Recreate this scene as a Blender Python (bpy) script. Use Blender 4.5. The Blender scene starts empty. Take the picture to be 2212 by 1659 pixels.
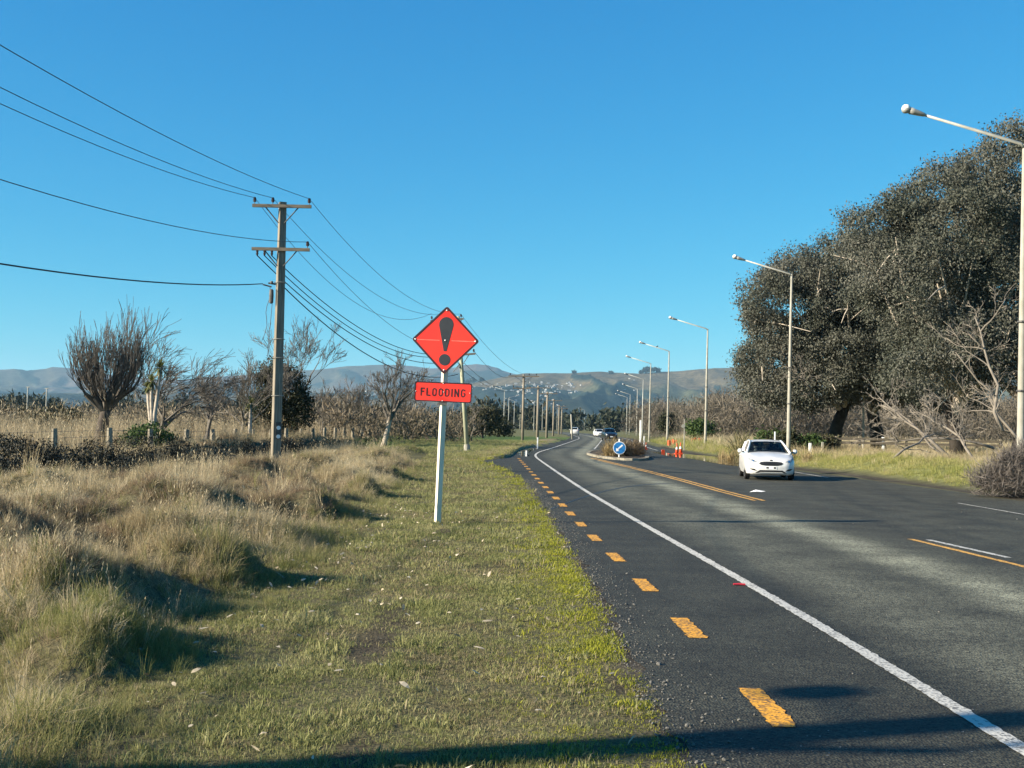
import bpy, math, random
import numpy as np
from mathutils import Vector, Matrix
from mathutils.bvhtree import BVHTree

sc = bpy.context.scene
COL = sc.collection
R = math.radians

# ------------------------------------------------------------------ camera
CAM_H, PITCH, ROLL, FOC = 1.8, R(2.0), R(1.2), 2570.0
CU, CV = 1106.0, 829.5
fwd = Vector((0, math.cos(PITCH), math.sin(PITCH)))
up0 = Vector((0, -math.sin(PITCH), math.cos(PITCH)))
xr0 = Vector((1, 0, 0))
right = xr0 * math.cos(ROLL) + up0 * math.sin(ROLL)
up = -xr0 * math.sin(ROLL) + up0 * math.cos(ROLL)
cam_d = bpy.data.cameras.new("camera")
cam = bpy.data.objects.new("camera", cam_d)
COL.objects.link(cam)
m = Matrix((right, up, -fwd)).transposed().to_4x4()
m.translation = Vector((0, 0, CAM_H))
cam.matrix_world = m
cam_d.sensor_width = 36.0
cam_d.lens = 36.0 * FOC / 2212.0
cam_d.clip_start = 0.05
cam_d.clip_end = 20000
sc.camera = cam

# ------------------------------------------------------------------ sky, sun, exposure
SUN_EL, SUN_AZ = R(22.5), math.atan2(-0.95, -0.31)      # azimuth clockwise from +Y
world = bpy.data.worlds.new("World")
sc.world = world
world.use_nodes = True
wn, wl = world.node_tree.nodes, world.node_tree.links
sky = wn.new("ShaderNodeTexSky")
sky.sky_type = 'NISHITA'
sky.sun_disc = False
sky.sun_elevation = SUN_EL
sky.sun_rotation = SUN_AZ
sky.altitude = 0
sky.air_density = 1.0
sky.dust_density = 0.0
sky.ozone_density = 6.0
bg = wn["Background"]
bg.inputs[1].default_value = 0.10
# the whole sky is graded per channel towards the photograph's clear cyan-blue
sep = wn.new("ShaderNodeSeparateColor"); cmb = wn.new("ShaderNodeCombineColor")
wl.new(sky.outputs[0], sep.inputs[0]); wl.new(cmb.outputs[0], bg.inputs[0])
for ch, (g_, a_) in enumerate(((1.62, 1.36), (0.86, 1.26), (0.54, 1.15))):
    m1 = wn.new("ShaderNodeMath"); m1.operation = 'MULTIPLY'; m1.inputs[1].default_value = 0.1
    m2 = wn.new("ShaderNodeMath"); m2.operation = 'POWER'; m2.inputs[1].default_value = g_
    m3 = wn.new("ShaderNodeMath"); m3.operation = 'MULTIPLY'; m3.inputs[1].default_value = a_ * 10.0 / 2.83
    wl.new(sep.outputs[ch], m1.inputs[0]); wl.new(m1.outputs[0], m2.inputs[0]); wl.new(m2.outputs[0], m3.inputs[0]); wl.new(m3.outputs[0], cmb.inputs[ch])
sd = bpy.data.lights.new("sun", 'SUN')
sd.energy = 5.0
sd.angle = R(0.53)
sd.color = (1.0, 0.88, 0.70)
sun = bpy.data.objects.new("sun", sd)
COL.objects.link(sun)
sdir = Vector((-math.sin(SUN_AZ) * math.cos(SUN_EL), -math.cos(SUN_AZ) * math.cos(SUN_EL), -math.sin(SUN_EL)))
sun.rotation_euler = sdir.to_track_quat('-Z', 'Y').to_euler()
sun.location = (-20, -10, 30)
vs = sc.view_settings
vs.view_transform = 'Standard'
vs.look = 'None'
vs.gamma = 1.0
vs.use_curve_mapping = False
vs.exposure = 1.5
sc.cycles.use_denoising = True
sc.cycles.max_bounces = 5
sc.cycles.transparent_max_bounces = 12
sc.cycles.volume_bounces = 0

# ------------------------------------------------------------------ geometry helpers
def ray(u, v):
    dx, dy = (u - CU) / FOC, -(v - CV) / FOC
    return right * dx + up * dy + fwd

def gnd(u, v, z=0.0):
    r = ray(u, v)
    t = (z - CAM_H) / r.z
    return r.x * t, r.y * t

def at(u, v, Y):
    r = ray(u, v)
    t = Y / r.y
    return Vector((r.x * t, Y, CAM_H + r.z * t))

def xat(u, Y):
    return at(u, 930, Y).x

def smooth(a, b, x):
    t = np.clip((np.asarray(x, float) - a) / (b - a), 0, 1)
    return t * t * (3 - 2 * t)

def _hash(i, j, s):
    n = (i.astype(np.int64) * 374761393 + j.astype(np.int64) * 668265263 + s * 2147483647) & 0xffffffff
    n = ((n ^ (n >> 13)) * 1274126177) & 0xffffffff
    return ((n ^ (n >> 16)) & 0xffff) / 65535.0

def vnoise(x, y, s=0):
    x = np.asarray(x, float); y = np.asarray(y, float)
    i, j = np.floor(x), np.floor(y)
    fx, fy = x - i, y - j
    fx = fx * fx * (3 - 2 * fx); fy = fy * fy * (3 - 2 * fy)
    a, b = _hash(i, j, s), _hash(i + 1, j, s)
    c, d = _hash(i, j + 1, s), _hash(i + 1, j + 1, s)
    return (a * (1 - fx) + b * fx) * (1 - fy) + (c * (1 - fx) + d * fx) * fy

def fbm(x, y, s=0, o=4):
    t, a, n = 0, 0.5, 0
    for k in range(o):
        t = t + a * vnoise(np.asarray(x) * 2 ** k, np.asarray(y) * 2 ** k, s + k * 17); n += a; a *= 0.5
    return t / n

class MB:
    def __init__(s):
        s.v, s.f, s.m = [], [], []
    def add(s, vs_, fs, mi=0):
        b = len(s.v)
        s.v.extend([tuple(p) for p in vs_])
        for f in fs:
            s.f.append(tuple(b + i for i in f)); s.m.append(mi)
        return s
    def box(s, c, size, rot=None, mi=0, bev=0.0):
        hx, hy, hz = size[0] / 2, size[1] / 2, size[2] / 2
        if bev:
            b = bev
            poly = [(-hx + b, -hy), (hx - b, -hy), (hx, -hy + b), (hx, hy - b), (hx - b, hy), (-hx + b, hy), (-hx, hy - b), (-hx, -hy + b)]
        else:
            poly = [(-hx, -hy), (hx, -hy), (hx, hy), (-hx, hy)]
        n = len(poly)
        pts = [Vector((x, y, -hz)) for x, y in poly] + [Vector((x, y, hz)) for x, y in poly]
        if rot is not None:
            pts = [rot @ p for p in pts]
        pts = [p + Vector(c) for p in pts]
        fs = [(i, (i + 1) % n, n + (i + 1) % n, n + i) for i in range(n)] + [tuple(range(n - 1, -1, -1)), tuple(range(n, 2 * n))]
        return s.add(pts, fs, mi)
    def tube(s, pts, rad, n=6, mi=0, cap=True):
        pts = [Vector(p) for p in pts]
        k = len(pts)
        if not hasattr(rad, '__len__'):
            rad = [rad] * k
        vs_, fs = [], []
        prev = None
        for i in range(k):
            d = (pts[min(i + 1, k - 1)] - pts[max(i - 1, 0)])
            if d.length < 1e-9: d = Vector((0, 0, 1))
            d.normalize()
            if prev is None:
                a = d.cross(Vector((0, 0, 1)) if abs(d.z) < 0.9 else Vector((1, 0, 0))).normalized()
            else:
                a = (prev - d * prev.dot(d))
                a = a.normalized() if a.length > 1e-6 else d.orthogonal().normalized()
            prev = a
            b = d.cross(a)
            for q in range(n):
                t = 2 * math.pi * q / n
                vs_.append(pts[i] + (a * math.cos(t) + b * math.sin(t)) * rad[i])
        for i in range(k - 1):
            for q in range(n):
                fs.append((i * n + q, i * n + (q + 1) % n, (i + 1) * n + (q + 1) % n, (i + 1) * n + q))
        if cap:
            fs.append(tuple(range(n - 1, -1, -1))); fs.append(tuple((k - 1) * n + q for q in range(n)))
        return s.add(vs_, fs, mi)
    def lathe(s, prof, n=12, c=(0, 0, 0), axis=None, mi=0, sy=1.0):
        rot = axis if axis is not None else Matrix.Identity(3)
        vs_, fs = [], []
        for r_, z_ in prof:
            for q in range(n):
                t = 2 * math.pi * q / n
                vs_.append(rot @ Vector((r_ * math.cos(t), r_ * math.sin(t) * sy, z_)) + Vector(c))
        for i in range(len(prof) - 1):
            for q in range(n):
                fs.append((i * n + q, i * n + (q + 1) % n, (i + 1) * n + (q + 1) % n, (i + 1) * n + q))
        fs.append(tuple(range(n - 1, -1, -1))); fs.append(tuple((len(prof) - 1) * n + q for q in range(n)))
        return s.add(vs_, fs, mi)
    def prism(s, poly, y0, y1, mi=0):
        """polygon in x,z extruded along y (counter-clockwise seen from -y)"""
        n = len(poly)
        vs_ = [(x, y0, z) for x, z in poly] + [(x, y1, z) for x, z in poly]
        fs = [tuple(range(n)), tuple(range(2 * n - 1, n - 1, -1))] + [(i, n + i, n + (i + 1) % n, (i + 1) % n) for i in range(n)]
        return s.add(vs_, fs, mi)
    def build(s, name, mats, parent=None, loc=None, smooth_=False, link=True):
        me = bpy.data.meshes.new(name)
        me.from_pydata(s.v, [], s.f)
        ms = mats if isinstance(mats, (list, tuple)) else [mats]
        for mm in ms: me.materials.append(mm)
        if len(ms) > 1: me.polygons.foreach_set('material_index', s.m)
        if smooth_: me.polygons.foreach_set('use_smooth', [True] * len(me.polygons))
        me.update()
        o = bpy.data.objects.new(name, me)
        if link: COL.objects.link(o)
        if parent is not None: o.parent = parent
        if loc is not None: o.location = loc
        return o

def np_mesh(name, verts, faces, mats, parent=None, smooth_=False, mi=None, link=True):
    """faces: (M,k) array"""
    me = bpy.data.meshes.new(name)
    verts = np.ascontiguousarray(verts, dtype=np.float32); faces = np.ascontiguousarray(faces, dtype=np.int32)
    M, k = faces.shape
    me.vertices.add(len(verts)); me.vertices.foreach_set('co', verts.ravel())
    me.loops.add(M * k); me.loops.foreach_set('vertex_index', faces.ravel())
    me.polygons.add(M)
    me.polygons.foreach_set('loop_start', np.arange(0, M * k, k, dtype=np.int32))
    me.polygons.foreach_set('loop_total', np.full(M, k, dtype=np.int32))
    ms = mats if isinstance(mats, (list, tuple)) else [mats]
    for mm in ms: me.materials.append(mm)
    if mi is not None: me.polygons.foreach_set('material_index', np.asarray(mi, dtype=np.int32))
    if smooth_: me.polygons.foreach_set('use_smooth', np.ones(M, dtype=bool))
    me.update(calc_edges=True)
    o = bpy.data.objects.new(name, me)
    if link: COL.objects.link(o)
    if parent is not None: o.parent = parent
    return o

def tag(o, label=None, cat=None, group=None, kind=None):
    if label: o['label'] = label
    if cat: o['category'] = cat
    if group: o['group'] = group
    if kind: o['kind'] = kind
    return o

def thing(name, loc, label, cat, group=None, rz=0.0):
    o = bpy.data.objects.new(name, None)
    o.empty_display_size = 0.2
    COL.objects.link(o)
    o.location = loc; o.rotation_euler = (0, 0, rz)
    return tag(o, label, cat, group)

# ------------------------------------------------------------------ material helpers
def nodes(name):
    mt = bpy.data.materials.new(name); mt.use_nodes = True
    nt = mt.node_tree
    return mt, nt, nt.nodes, nt.links, nt.nodes['Principled BSDF']

def mat(name, c1, c2=None, scale=6.0, rough=0.8, spec=0.25, metal=0.0, bump=0.0, bscale=None, world_=False, stretch=(1, 1, 1), c3=None, detail=4):
    mt, nt, N, L, p = nodes(name)
    p.inputs['Roughness'].default_value = rough
    p.inputs['Specular IOR Level'].default_value = spec
    p.inputs['Metallic'].default_value = metal
    if c2 is None:
        p.inputs['Base Color'].default_value = (*c1, 1)
        if not bump: return mt
    if world_:
        src = N.new('ShaderNodeNewGeometry').outputs['Position']
    else:
        src = N.new('ShaderNodeTexCoord').outputs['Object']
    mp = N.new('ShaderNodeMapping'); mp.inputs['Scale'].default_value = stretch
    L.new(src, mp.inputs[0])
    if c2 is not None:
        nz = N.new('ShaderNodeTexNoise'); nz.inputs['Scale'].default_value = scale; nz.inputs['Detail'].default_value = detail
        L.new(mp.outputs[0], nz.inputs['Vector'])
        rp = N.new('ShaderNodeValToRGB')
        e = rp.color_ramp.elements
        e[0].position, e[1].position = 0.34, 0.66
        e[0].color, e[1].color = (*c1, 1), (*c2, 1)
        if c3 is not None:
            x = e.new(0.5); x.color = (*c3, 1)
        L.new(nz.outputs[0], rp.inputs[0]); L.new(rp.outputs[0], p.inputs['Base Color'])
    if bump:
        nb = N.new('ShaderNodeTexNoise'); nb.inputs['Scale'].default_value = bscale or scale * 4; nb.inputs['Detail'].default_value = 5
        L.new(mp.outputs[0], nb.inputs['Vector'])
        bp = N.new('ShaderNodeBump'); bp.inputs['Strength'].default_value = bump; bp.inputs['Distance'].default_value = 0.02
        L.new(nb.outputs[0], bp.inputs['Height']); L.new(bp.outputs[0], p.inputs['Normal'])
    return mt

def leaf_mat(name, cols, trans=0.25, wscale=0.35, rough=0.6, spec=0.2):
    """foliage: colour per instance/leaf island and by a world-space noise; part of the light passes through"""
    mt, nt, N, L, p = nodes(name)
    oi = N.new('ShaderNodeObjectInfo'); geo = N.new('ShaderNodeNewGeometry')
    nz = N.new('ShaderNodeTexNoise'); nz.inputs['Scale'].default_value = wscale; nz.inputs['Detail'].default_value = 3
    L.new(geo.outputs['Position'], nz.inputs['Vector'])
    a = N.new('ShaderNodeMath'); a.operation = 'ADD'
    L.new(oi.outputs['Random'], a.inputs[0]); L.new(geo.outputs['Random Per Island'], a.inputs[1])
    b = N.new('ShaderNodeMath'); b.operation = 'FRACT'; L.new(a.outputs[0], b.inputs[0])
    w = N.new('ShaderNodeMapRange'); w.inputs['From Min'].default_value = 0.32; w.inputs['From Max'].default_value = 0.68
    L.new(nz.outputs[0], w.inputs[0])
    mx = N.new('ShaderNodeMath'); mx.operation = 'MULTIPLY_ADD'
    L.new(b.outputs[0], mx.inputs[0]); mx.inputs[1].default_value = 0.55
    h_ = N.new('ShaderNodeMath'); h_.operation = 'MULTIPLY'; L.new(w.outputs[0], h_.inputs[0]); h_.inputs[1].default_value = 0.45
    L.new(h_.outputs[0], mx.inputs[2])
    rp = N.new('ShaderNodeValToRGB')
    e = rp.color_ramp.elements
    while len(e) < len(cols): e.new(0.5)
    for i, c in enumerate(cols):
        e[i].position = 0.08 + 0.84 * i / (len(cols) - 1); e[i].color = (*c, 1)
    L.new(mx.outputs[0], rp.inputs[0])
    L.new(rp.outputs[0], p.inputs['Base Color'])
    p.inputs['Roughness'].default_value = rough; p.inputs['Specular IOR Level'].default_value = spec
    if trans:
        tr = N.new('ShaderNodeBsdfTranslucent'); L.new(rp.outputs[0], tr.inputs[0])
        mxs = N.new('ShaderNodeMixShader'); mxs.inputs[0].default_value = trans
        L.new(p.outputs[0], mxs.inputs[1]); L.new(tr.outputs[0], mxs.inputs[2])
        L.new(mxs.outputs[0], N['Material Output'].inputs['Surface'])
    return mt

# ------------------------------------------------------------------ road plan (x as a function of y)
YS = np.arange(-40, 421, 1.0)
def curve(pts, sm=5):
    p = np.array(pts, float)
    c = np.interp(YS, p[:, 0], p[:, 1])
    k = np.exp(-0.5 * (np.arange(-12, 13) / max(sm, .01)) ** 2); k /= k.sum()
    return np.convolve(np.pad(c, 12, mode='edge'), k, 'valid')
XL = curve([(-40, 3.05), (7, 2.99), (10.7, 2.93), (14.4, 2.81), (21.6, 2.52), (34, 2.11), (45, 1.88), (59, 1.62), (68, 1.46), (74, 1.5), (82, 1.9), (101, 3.65), (124, 5.6), (150, 7.8), (180, 10.3), (210, 12), (260, 13.4), (330, 13), (420, 8)], 3)
XE = curve([(-40, 1.05), (10, 1.0), (20, 0.9), (29, 0.75), (37, 0.55), (46, 0.15), (53, -0.5), (59, -1.5), (62, -1.4), (65, -0.1), (87, 0.65), (111, 2.5), (150, 5.9), (180, 8.7), (210, 10.6), (260, 12.0), (330, 11.6), (420, 6.6)], 2.2)
XR = curve([(-40, 14.6), (33, 14.2), (46, 13.8), (54, 13.2), (64, 13.0), (85, 12.9), (101, 13.4), (124, 14.8), (150, 16.8), (180, 19.3), (210, 21), (260, 22), (330, 21.6), (420, 16)], 4)
def xl(y): return np.interp(y, YS, XL)
def xe(y): return np.interp(y, YS, XE)
def xr(y): return np.interp(y, YS, XR)
def rough_edge(y):
    return np.interp(y, [-40, 6, 7, 9.4, 11, 14.5, 17, 23.5, 32, 49, 60, 75, 100], [-1.0, -1.5, -2.1, -2.5, -2.35, -2.5, -2.5, -2.75, -2.95, -3.4, -5.5, -11, -13])
def ditch_x(y): return -14.6 + (np.asarray(y, float) - 45) * 0.05

# tussocky mounds along the edge of the mown verge: (x, y, radius, height)
MOUNDS = []
for u, v, r_, hh in [(395, 1215, .75, .42), (215, 1395, .6, .40), (310, 1295, .32, .16), (120, 1345, .7, .40), (640, 1085, .8, .36), (560, 1150, .6, .30), (755, 1045, 1.0, .42),
                     (700, 1020, 1.1, .35), (100, 1105, 1.0, .50), (560, 1060, .9, .45), (380, 1075, .9, .40), (830, 1012, 1.3, .4), (300, 1160, .8, .36), (20, 1230, .9, .45), (470, 1110, .7, .3),
                     (880, 985, 1.4, .35), (200, 1060, 1.0, .4), (60, 1180, .8, .3), (790, 1075, .6, .34), (690, 1125, .55, .36), (850, 1040, .7, .3), (500, 1255, .5, .32), (180, 1450, .5, .30), (440, 1160, .7, .34), (250, 1210, .7, .34)]:
    gx, gy = gnd(u, v)
    MOUNDS.append((gx, gy, r_, hh * (1.12 if gy > 12.5 else .86)))

def height(x, y):
    x = np.asarray(x, float); y = np.asarray(y, float)
    near = 1 - smooth(110, 190, y)
    re = rough_edge(y)
    rough = smooth(0.0, -1.6, x - re) * near
    z = 0.03 * (fbm(x * .7, y * .7, 3) - .5) * smooth(0.2, -0.6, x - xe(y))
    z = z + rough * (0.38 * smooth(.36, .66, fbm(x * .55, y * .40, 11, 3)) - .12 + 0.30 * (fbm(x * 1.15, y * 1.0, 83, 2) - .45))
    for mx_, my_, mr, mh in MOUNDS:
        ax_ = np.where(x > mx_, mr * .52, mr * 1.15)          # steep on the lee side, away from the sun
        z = z + mh * 1.1 * np.exp(-(((x - mx_) / ax_) ** 2 + ((y - my_) / (mr * 1.25)) ** 2))
    dd = (x - ditch_x(y))
    dl = smooth(5, 18, y) * (1 - smooth(85, 105, y))
    z = z * (1 - .85 * dl * np.exp(-((dd - 1.5) / 3.6) ** 2))
    jag = .5 * (fbm(x * .3, y * .45, 63, 3) - .5)
    z = z - 1.5 * np.exp(-(np.where(dd + jag < 0, (dd + jag) / 0.75, (dd + jag) / 2.6)) ** 2) * dl
    z = z + (.30 + jag) * np.exp(-((dd + 1.9) / 1.1) ** 2) * near
    z = z + .17 * smooth(-.02, -.22, x - xe(y)) * smooth(60, 66, y) * (1 - smooth(165, 180, y))
    # right verge: shallow bank
    rr = smooth(0.3, 4.0, x - xr(np.clip(y, -40, 420)))
    z = z + rr * near * (0.25 + .25 * fbm(x * .35, y * .35, 41, 3))
    z = z + 0.35 * np.exp(-(((x - 17.5) / 2.4) ** 2 + ((y - 52) / 6.0) ** 2))
    inroad = (x > xe(y) - 0.12) & (x < xr(y) + 0.15) & (y < 420)
    return np.where(inroad, np.minimum(z, 0.0), z)

def hz(x, y): return float(height(np.array([x]), np.array([y]))[0])

# ------------------------------------------------------------------ ground sheet
def graded(parts):
    out = []
    for a, b, st in parts: out.extend(np.arange(a, b, st))
    return np.array(out)
gx = graded([(-12000, -5200, 800), (-5200, -600, 200), (-600, -100, 25), (-100, -30, 3), (-30, -8, .3), (-8, 2.0, .16), (2.0, 12, 1.0), (12, 30, .4), (30, 100, 4), (100, 600, 25), (600, 5200, 200), (5200, 12001, 800)])
gy = graded([(-60, 0, 4), (0, 5, .5), (5, 30, .18), (30, 75, .4), (75, 130, 1.0), (130, 300, 6), (300, 900, 40), (900, 5000, 200), (5000, 13600, 800)])
GX, GY = np.meshgrid(gx, gy)
GZ = height(GX, GY) - 0.0
nx, ny = len(gx), len(gy)
gv = np.stack([GX.ravel(), GY.ravel(), GZ.ravel()], 1)
ii = np.arange(nx * ny).reshape(ny, nx)
gf = np.stack([ii[:-1, :-1].ravel(), ii[:-1, 1:].ravel(), ii[1:, 1:].ravel(), ii[1:, :-1].ravel()], 1)

def ground_mat():
    mt, nt, N, L, p = nodes('ground_soil_and_turf')
    at_ = N.new('ShaderNodeAttribute'); at_.attribute_name = 'cover'
    geo = N.new('ShaderNodeNewGeometry')
    n1 = N.new('ShaderNodeTexNoise'); n1.inputs['Scale'].default_value = 1.3; n1.inputs['Detail'].default_value = 8
    n2 = N.new('ShaderNodeTexNoise'); n2.inputs['Scale'].default_value = 28; n2.inputs['Detail'].default_value = 4
    L.new(geo.outputs['Position'], n1.inputs['Vector']); L.new(geo.outputs['Position'], n2.inputs['Vector'])
    r1 = N.new('ShaderNodeMapRange'); r1.inputs[1].default_value = .3; r1.inputs[2].default_value = .7; r1.inputs[3].default_value = .7; r1.inputs[4].default_value = 1.35
    r2 = N.new('ShaderNodeMapRange'); r2.inputs[1].default_value = .3; r2.inputs[2].default_value = .7; r2.inputs[3].default_value = .55; r2.inputs[4].default_value = 1.4
    L.new(n1.outputs[0], r1.inputs[0]); L.new(n2.outputs[0], r2.inputs[0])
    mu = N.new('ShaderNodeMath'); mu.operation = 'MULTIPLY'; L.new(r1.outputs[0], mu.inputs[0]); L.new(r2.outputs[0], mu.inputs[1])
    vm = N.new('ShaderNodeVectorMath'); vm.operation = 'SCALE'; L.new(at_.outputs['Color'], vm.inputs[0]); L.new(mu.outputs[0], vm.inputs['Scale'])
    L.new(vm.outputs[0], p.inputs['Base Color'])
    p.inputs['Roughness'].default_value = .95; p.inputs['Specular IOR Level'].default_value = .1
    bp = N.new('ShaderNodeBump'); bp.inputs['Strength'].default_value = .7; bp.inputs['Distance'].default_value = .03
    L.new(n2.outputs[0], bp.inputs['Height']); L.new(bp.outputs[0], p.inputs['Normal'])
    return mt
ground = np_mesh('ground', gv, gf, ground_mat(), smooth_=True)
tag(ground, kind='structure')
cov = np.zeros((nx * ny, 4), np.float32); cov[:, 3] = 1
X_, Y_ = gv[:, 0], gv[:, 1]
def blend(col, w):
    w = np.clip(w, 0, 1)[:, None]
    cov[:, :3] = cov[:, :3] * (1 - w) + np.array(col)[None] * w
blend((.12, .12, .055), np.ones(nx * ny))                                       # far paddocks
blend((.085, .13, .035), smooth(76, 84, Y_) * (1 - smooth(190, 215, Y_)) * smooth(-16, -11, X_) * smooth(1.5, 0, X_ - xe(Y_)))   # mown park lawn
blend((.10, .088, .048), (1 - smooth(100, 130, Y_)) * smooth(.3, -.5, X_ - rough_edge(Y_)))   # rank grass thatch
blend((.092, .084, .042), smooth(-.3, .3, X_ - rough_edge(Y_)) * (X_ < xe(Y_)) * (1 - smooth(60, 75, Y_)))  # verge turf
blend((.26, .21, .11), smooth(-2.6, -1.4, X_ - xe(Y_)) * smooth(.2, -.2, X_ - xe(Y_)) * smooth(58, 64, Y_) * (1 - smooth(150, 170, Y_)))   # dry strip by kerb
blend((.055, .048, .038), smooth(-.30, -.05, X_ - xe(Y_)) * (X_ < xe(Y_) + .3) * (Y_ < 60))
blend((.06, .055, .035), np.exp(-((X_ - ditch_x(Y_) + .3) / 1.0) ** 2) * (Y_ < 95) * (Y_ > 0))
blend((.05, .043, .036), smooth(0, .25, X_ - xr(Y_)) * smooth(1.6, .4, X_ - xr(Y_)) * (Y_ < 120))
blend((.17, .175, .065), smooth(1.0, 2.0, X_ - xr(Y_)) * (X_ < 60) * (Y_ < 200))
for u, v, rr_ in [(800, 1400, .9), (845, 1345, .8), (960, 1150, .6), (250, 1590, .7), (760, 1640, .5), (1330, 1480, .35), (1060, 1700, .4)]:  # bare scrapes
    a, b = gnd(u, v); blend((.045, .036, .026), np.exp(-(((X_ - a) / (rr_ * .26)) ** 2 + ((Y_ - b) / rr_) ** 2)) * .95)
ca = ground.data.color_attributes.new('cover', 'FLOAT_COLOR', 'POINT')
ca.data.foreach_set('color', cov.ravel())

# ------------------------------------------------------------------ road
def asphalt():
    mt, nt, N, L, p = nodes('chip_seal_asphalt')
    uv = N.new('ShaderNodeUVMap'); uv.uv_map = 'UVMap'
    sp = N.new('ShaderNodeSeparateXYZ'); L.new(uv.outputs[0], sp.inputs[0])
    geo = N.new('ShaderNodeNewGeometry')
    wob = N.new('ShaderNodeTexNoise'); wob.inputs['Scale'].default_value = .35; wob.inputs['Detail'].default_value = 5
    mp = N.new('ShaderNodeMapping'); mp.inputs['Scale'].default_value = (1.6, .28, 1); L.new(geo.outputs['Position'], mp.inputs[0]); L.new(mp.outputs[0], wob.inputs['Vector'])
    ad = N.new('ShaderNodeMath'); ad.operation = 'MULTIPLY_ADD'; L.new(wob.outputs[0], ad.inputs[0]); ad.inputs[1].default_value = .9; L.new(sp.outputs[0], ad.inputs[2])
    mr = N.new('ShaderNodeMapRange'); mr.inputs[1].default_value = -2 + .45; mr.inputs[2].default_value = 12 + .45; L.new(ad.outputs[0], mr.inputs[0])
    rp = N.new('ShaderNodeValToRGB'); rp.color_ramp.interpolation = 'B_SPLINE'
    def P(off): return (off + 2) / 14
    stops = [(-2, .030), (-.6, .026), (.1, .027), (.5, .045), (1.0, .085), (1.5, .075), (1.95, .042), (2.3, .080), (2.7, .175), (3.1, .16), (3.5, .058), (4.1, .034), (5.2, .038), (6.0, .046), (7.0, .034), (8.0, .042), (9.0, .032), (11, .044)]
    e = rp.color_ramp.elements
    while len(e) < len(stops): e.new(.5)
    for i, (o_, c) in enumerate(stops):
        e[i].position = P(o_); e[i].color = (c * 1.0, c, c * .70, 1)
    L.new(mr.outputs[0], rp.inputs[0])
    st = N.new('ShaderNodeTexVoronoi'); st.inputs['Scale'].default_value = 52; L.new(geo.outputs['Position'], st.inputs['Vector'])
    big = N.new('ShaderNodeTexNoise'); big.inputs['Scale'].default_value = 1.1; big.inputs['Detail'].default_value = 6; L.new(geo.outputs['Position'], big.inputs['Vector'])
    sc1 = N.new('ShaderNodeSeparateColor'); L.new(st.outputs['Color'], sc1.inputs[0])
    r1 = N.new('ShaderNodeMapRange'); r1.inputs[3].default_value = .25; r1.inputs[4].default_value = 2.0; L.new(sc1.outputs[0], r1.inputs[0])
    r2 = N.new('ShaderNodeMapRange'); r2.inputs[1].default_value = .3; r2.inputs[2].default_value = .7; r2.inputs[3].default_value = .62; r2.inputs[4].default_value = 1.32; L.new(big.outputs[0], r2.inputs[0])
    mu = N.new('ShaderNodeMath'); mu.operation = 'MULTIPLY'; L.new(r1.outputs[0], mu.inputs[0]); L.new(r2.outputs[0], mu.inputs[1])
    vm = N.new('ShaderNodeVectorMath'); vm.operation = 'SCALE'; L.new(rp.outputs[0], vm.inputs[0]); L.new(mu.outputs[0], vm.inputs['Scale'])
    # bleached chips
    ch = N.new('ShaderNodeTexVoronoi'); ch.inputs['Scale'].default_value = 22; L.new(geo.outputs['Position'], ch.inputs['Vector'])
    lt = N.new('ShaderNodeMath'); lt.operation = 'LESS_THAN'; lt.inputs[1].default_value = .13; L.new(ch.outputs['Distance'], lt.inputs[0])
    cs = N.new('ShaderNodeSeparateColor'); L.new(ch.outputs['Color'], cs.inputs[0])
    g2 = N.new('ShaderNodeMath'); g2.operation = 'GREATER_THAN'; g2.inputs[1].default_value = .93; L.new(cs.outputs[1], g2.inputs[0])
    an = N.new('ShaderNodeMath'); an.operation = 'MULTIPLY'; L.new(lt.outputs[0], an.inputs[0]); L.new(g2.outputs[0], an.inputs[1])
    mx = N.new('ShaderNodeMix'); mx.data_type = 'RGBA'; L.new(an.outputs[0], mx.inputs['Factor']); L.new(vm.outputs[0], mx.inputs['A']); mx.inputs['B'].default_value = (.3, .29, .27, 1)
    L.new(mx.outputs['Result'], p.inputs['Base Color'])
    p.inputs['Roughness'].default_value = .78; p.inputs['Specular IOR Level'].default_value = .35
    bp = N.new('ShaderNodeBump'); bp.inputs['Strength'].default_value = .9; bp.inputs['Distance'].default_value = .010
    L.new(st.outputs['Distance'], bp.inputs['Height']); L.new(bp.outputs[0], p.inputs['Normal'])
    return mt
M_ASPH = asphalt()
ry = np.concatenate([np.arange(-40, 4, 2), np.arange(4, 30, .15), np.arange(30, 130, .5), np.arange(130, 421, 2)])
wig = .13 * (fbm(ry * 2.1, ry * 0, 71) - .5) * 2 + .08 * (fbm(ry * 9.0, ry * 0, 77) - .5) * 2
left = xe(ry) + wig; rgt = xr(ry) + .1 * (fbm(ry * 1.1, ry * 0, 5) - .5) * 4
fr = np.linspace(0, 1, 25)
RXX = left[:, None] * (1 - fr) + rgt[:, None] * fr
RYY = np.repeat(ry[:, None], 25, 1)
rv = np.stack([RXX.ravel(), RYY.ravel(), np.full(RXX.size, .006)], 1)
ri = np.arange(RXX.size).reshape(len(ry), 25)
rf = np.stack([ri[:-1, :-1].ravel(), ri[:-1, 1:].ravel(), ri[1:, 1:].ravel(), ri[1:, :-1].ravel()], 1)
road = np_mesh('road', rv, rf, M_ASPH)
tag(road, kind='structure')
uvl = road.data.uv_layers.new(name='UVMap')
off = (RXX - xl(RYY)).ravel(); along = RYY.ravel()
li = rf.ravel()
uvl.data.foreach_set('uv', np.stack([off[li], along[li]], 1).astype(np.float32).ravel())

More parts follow.
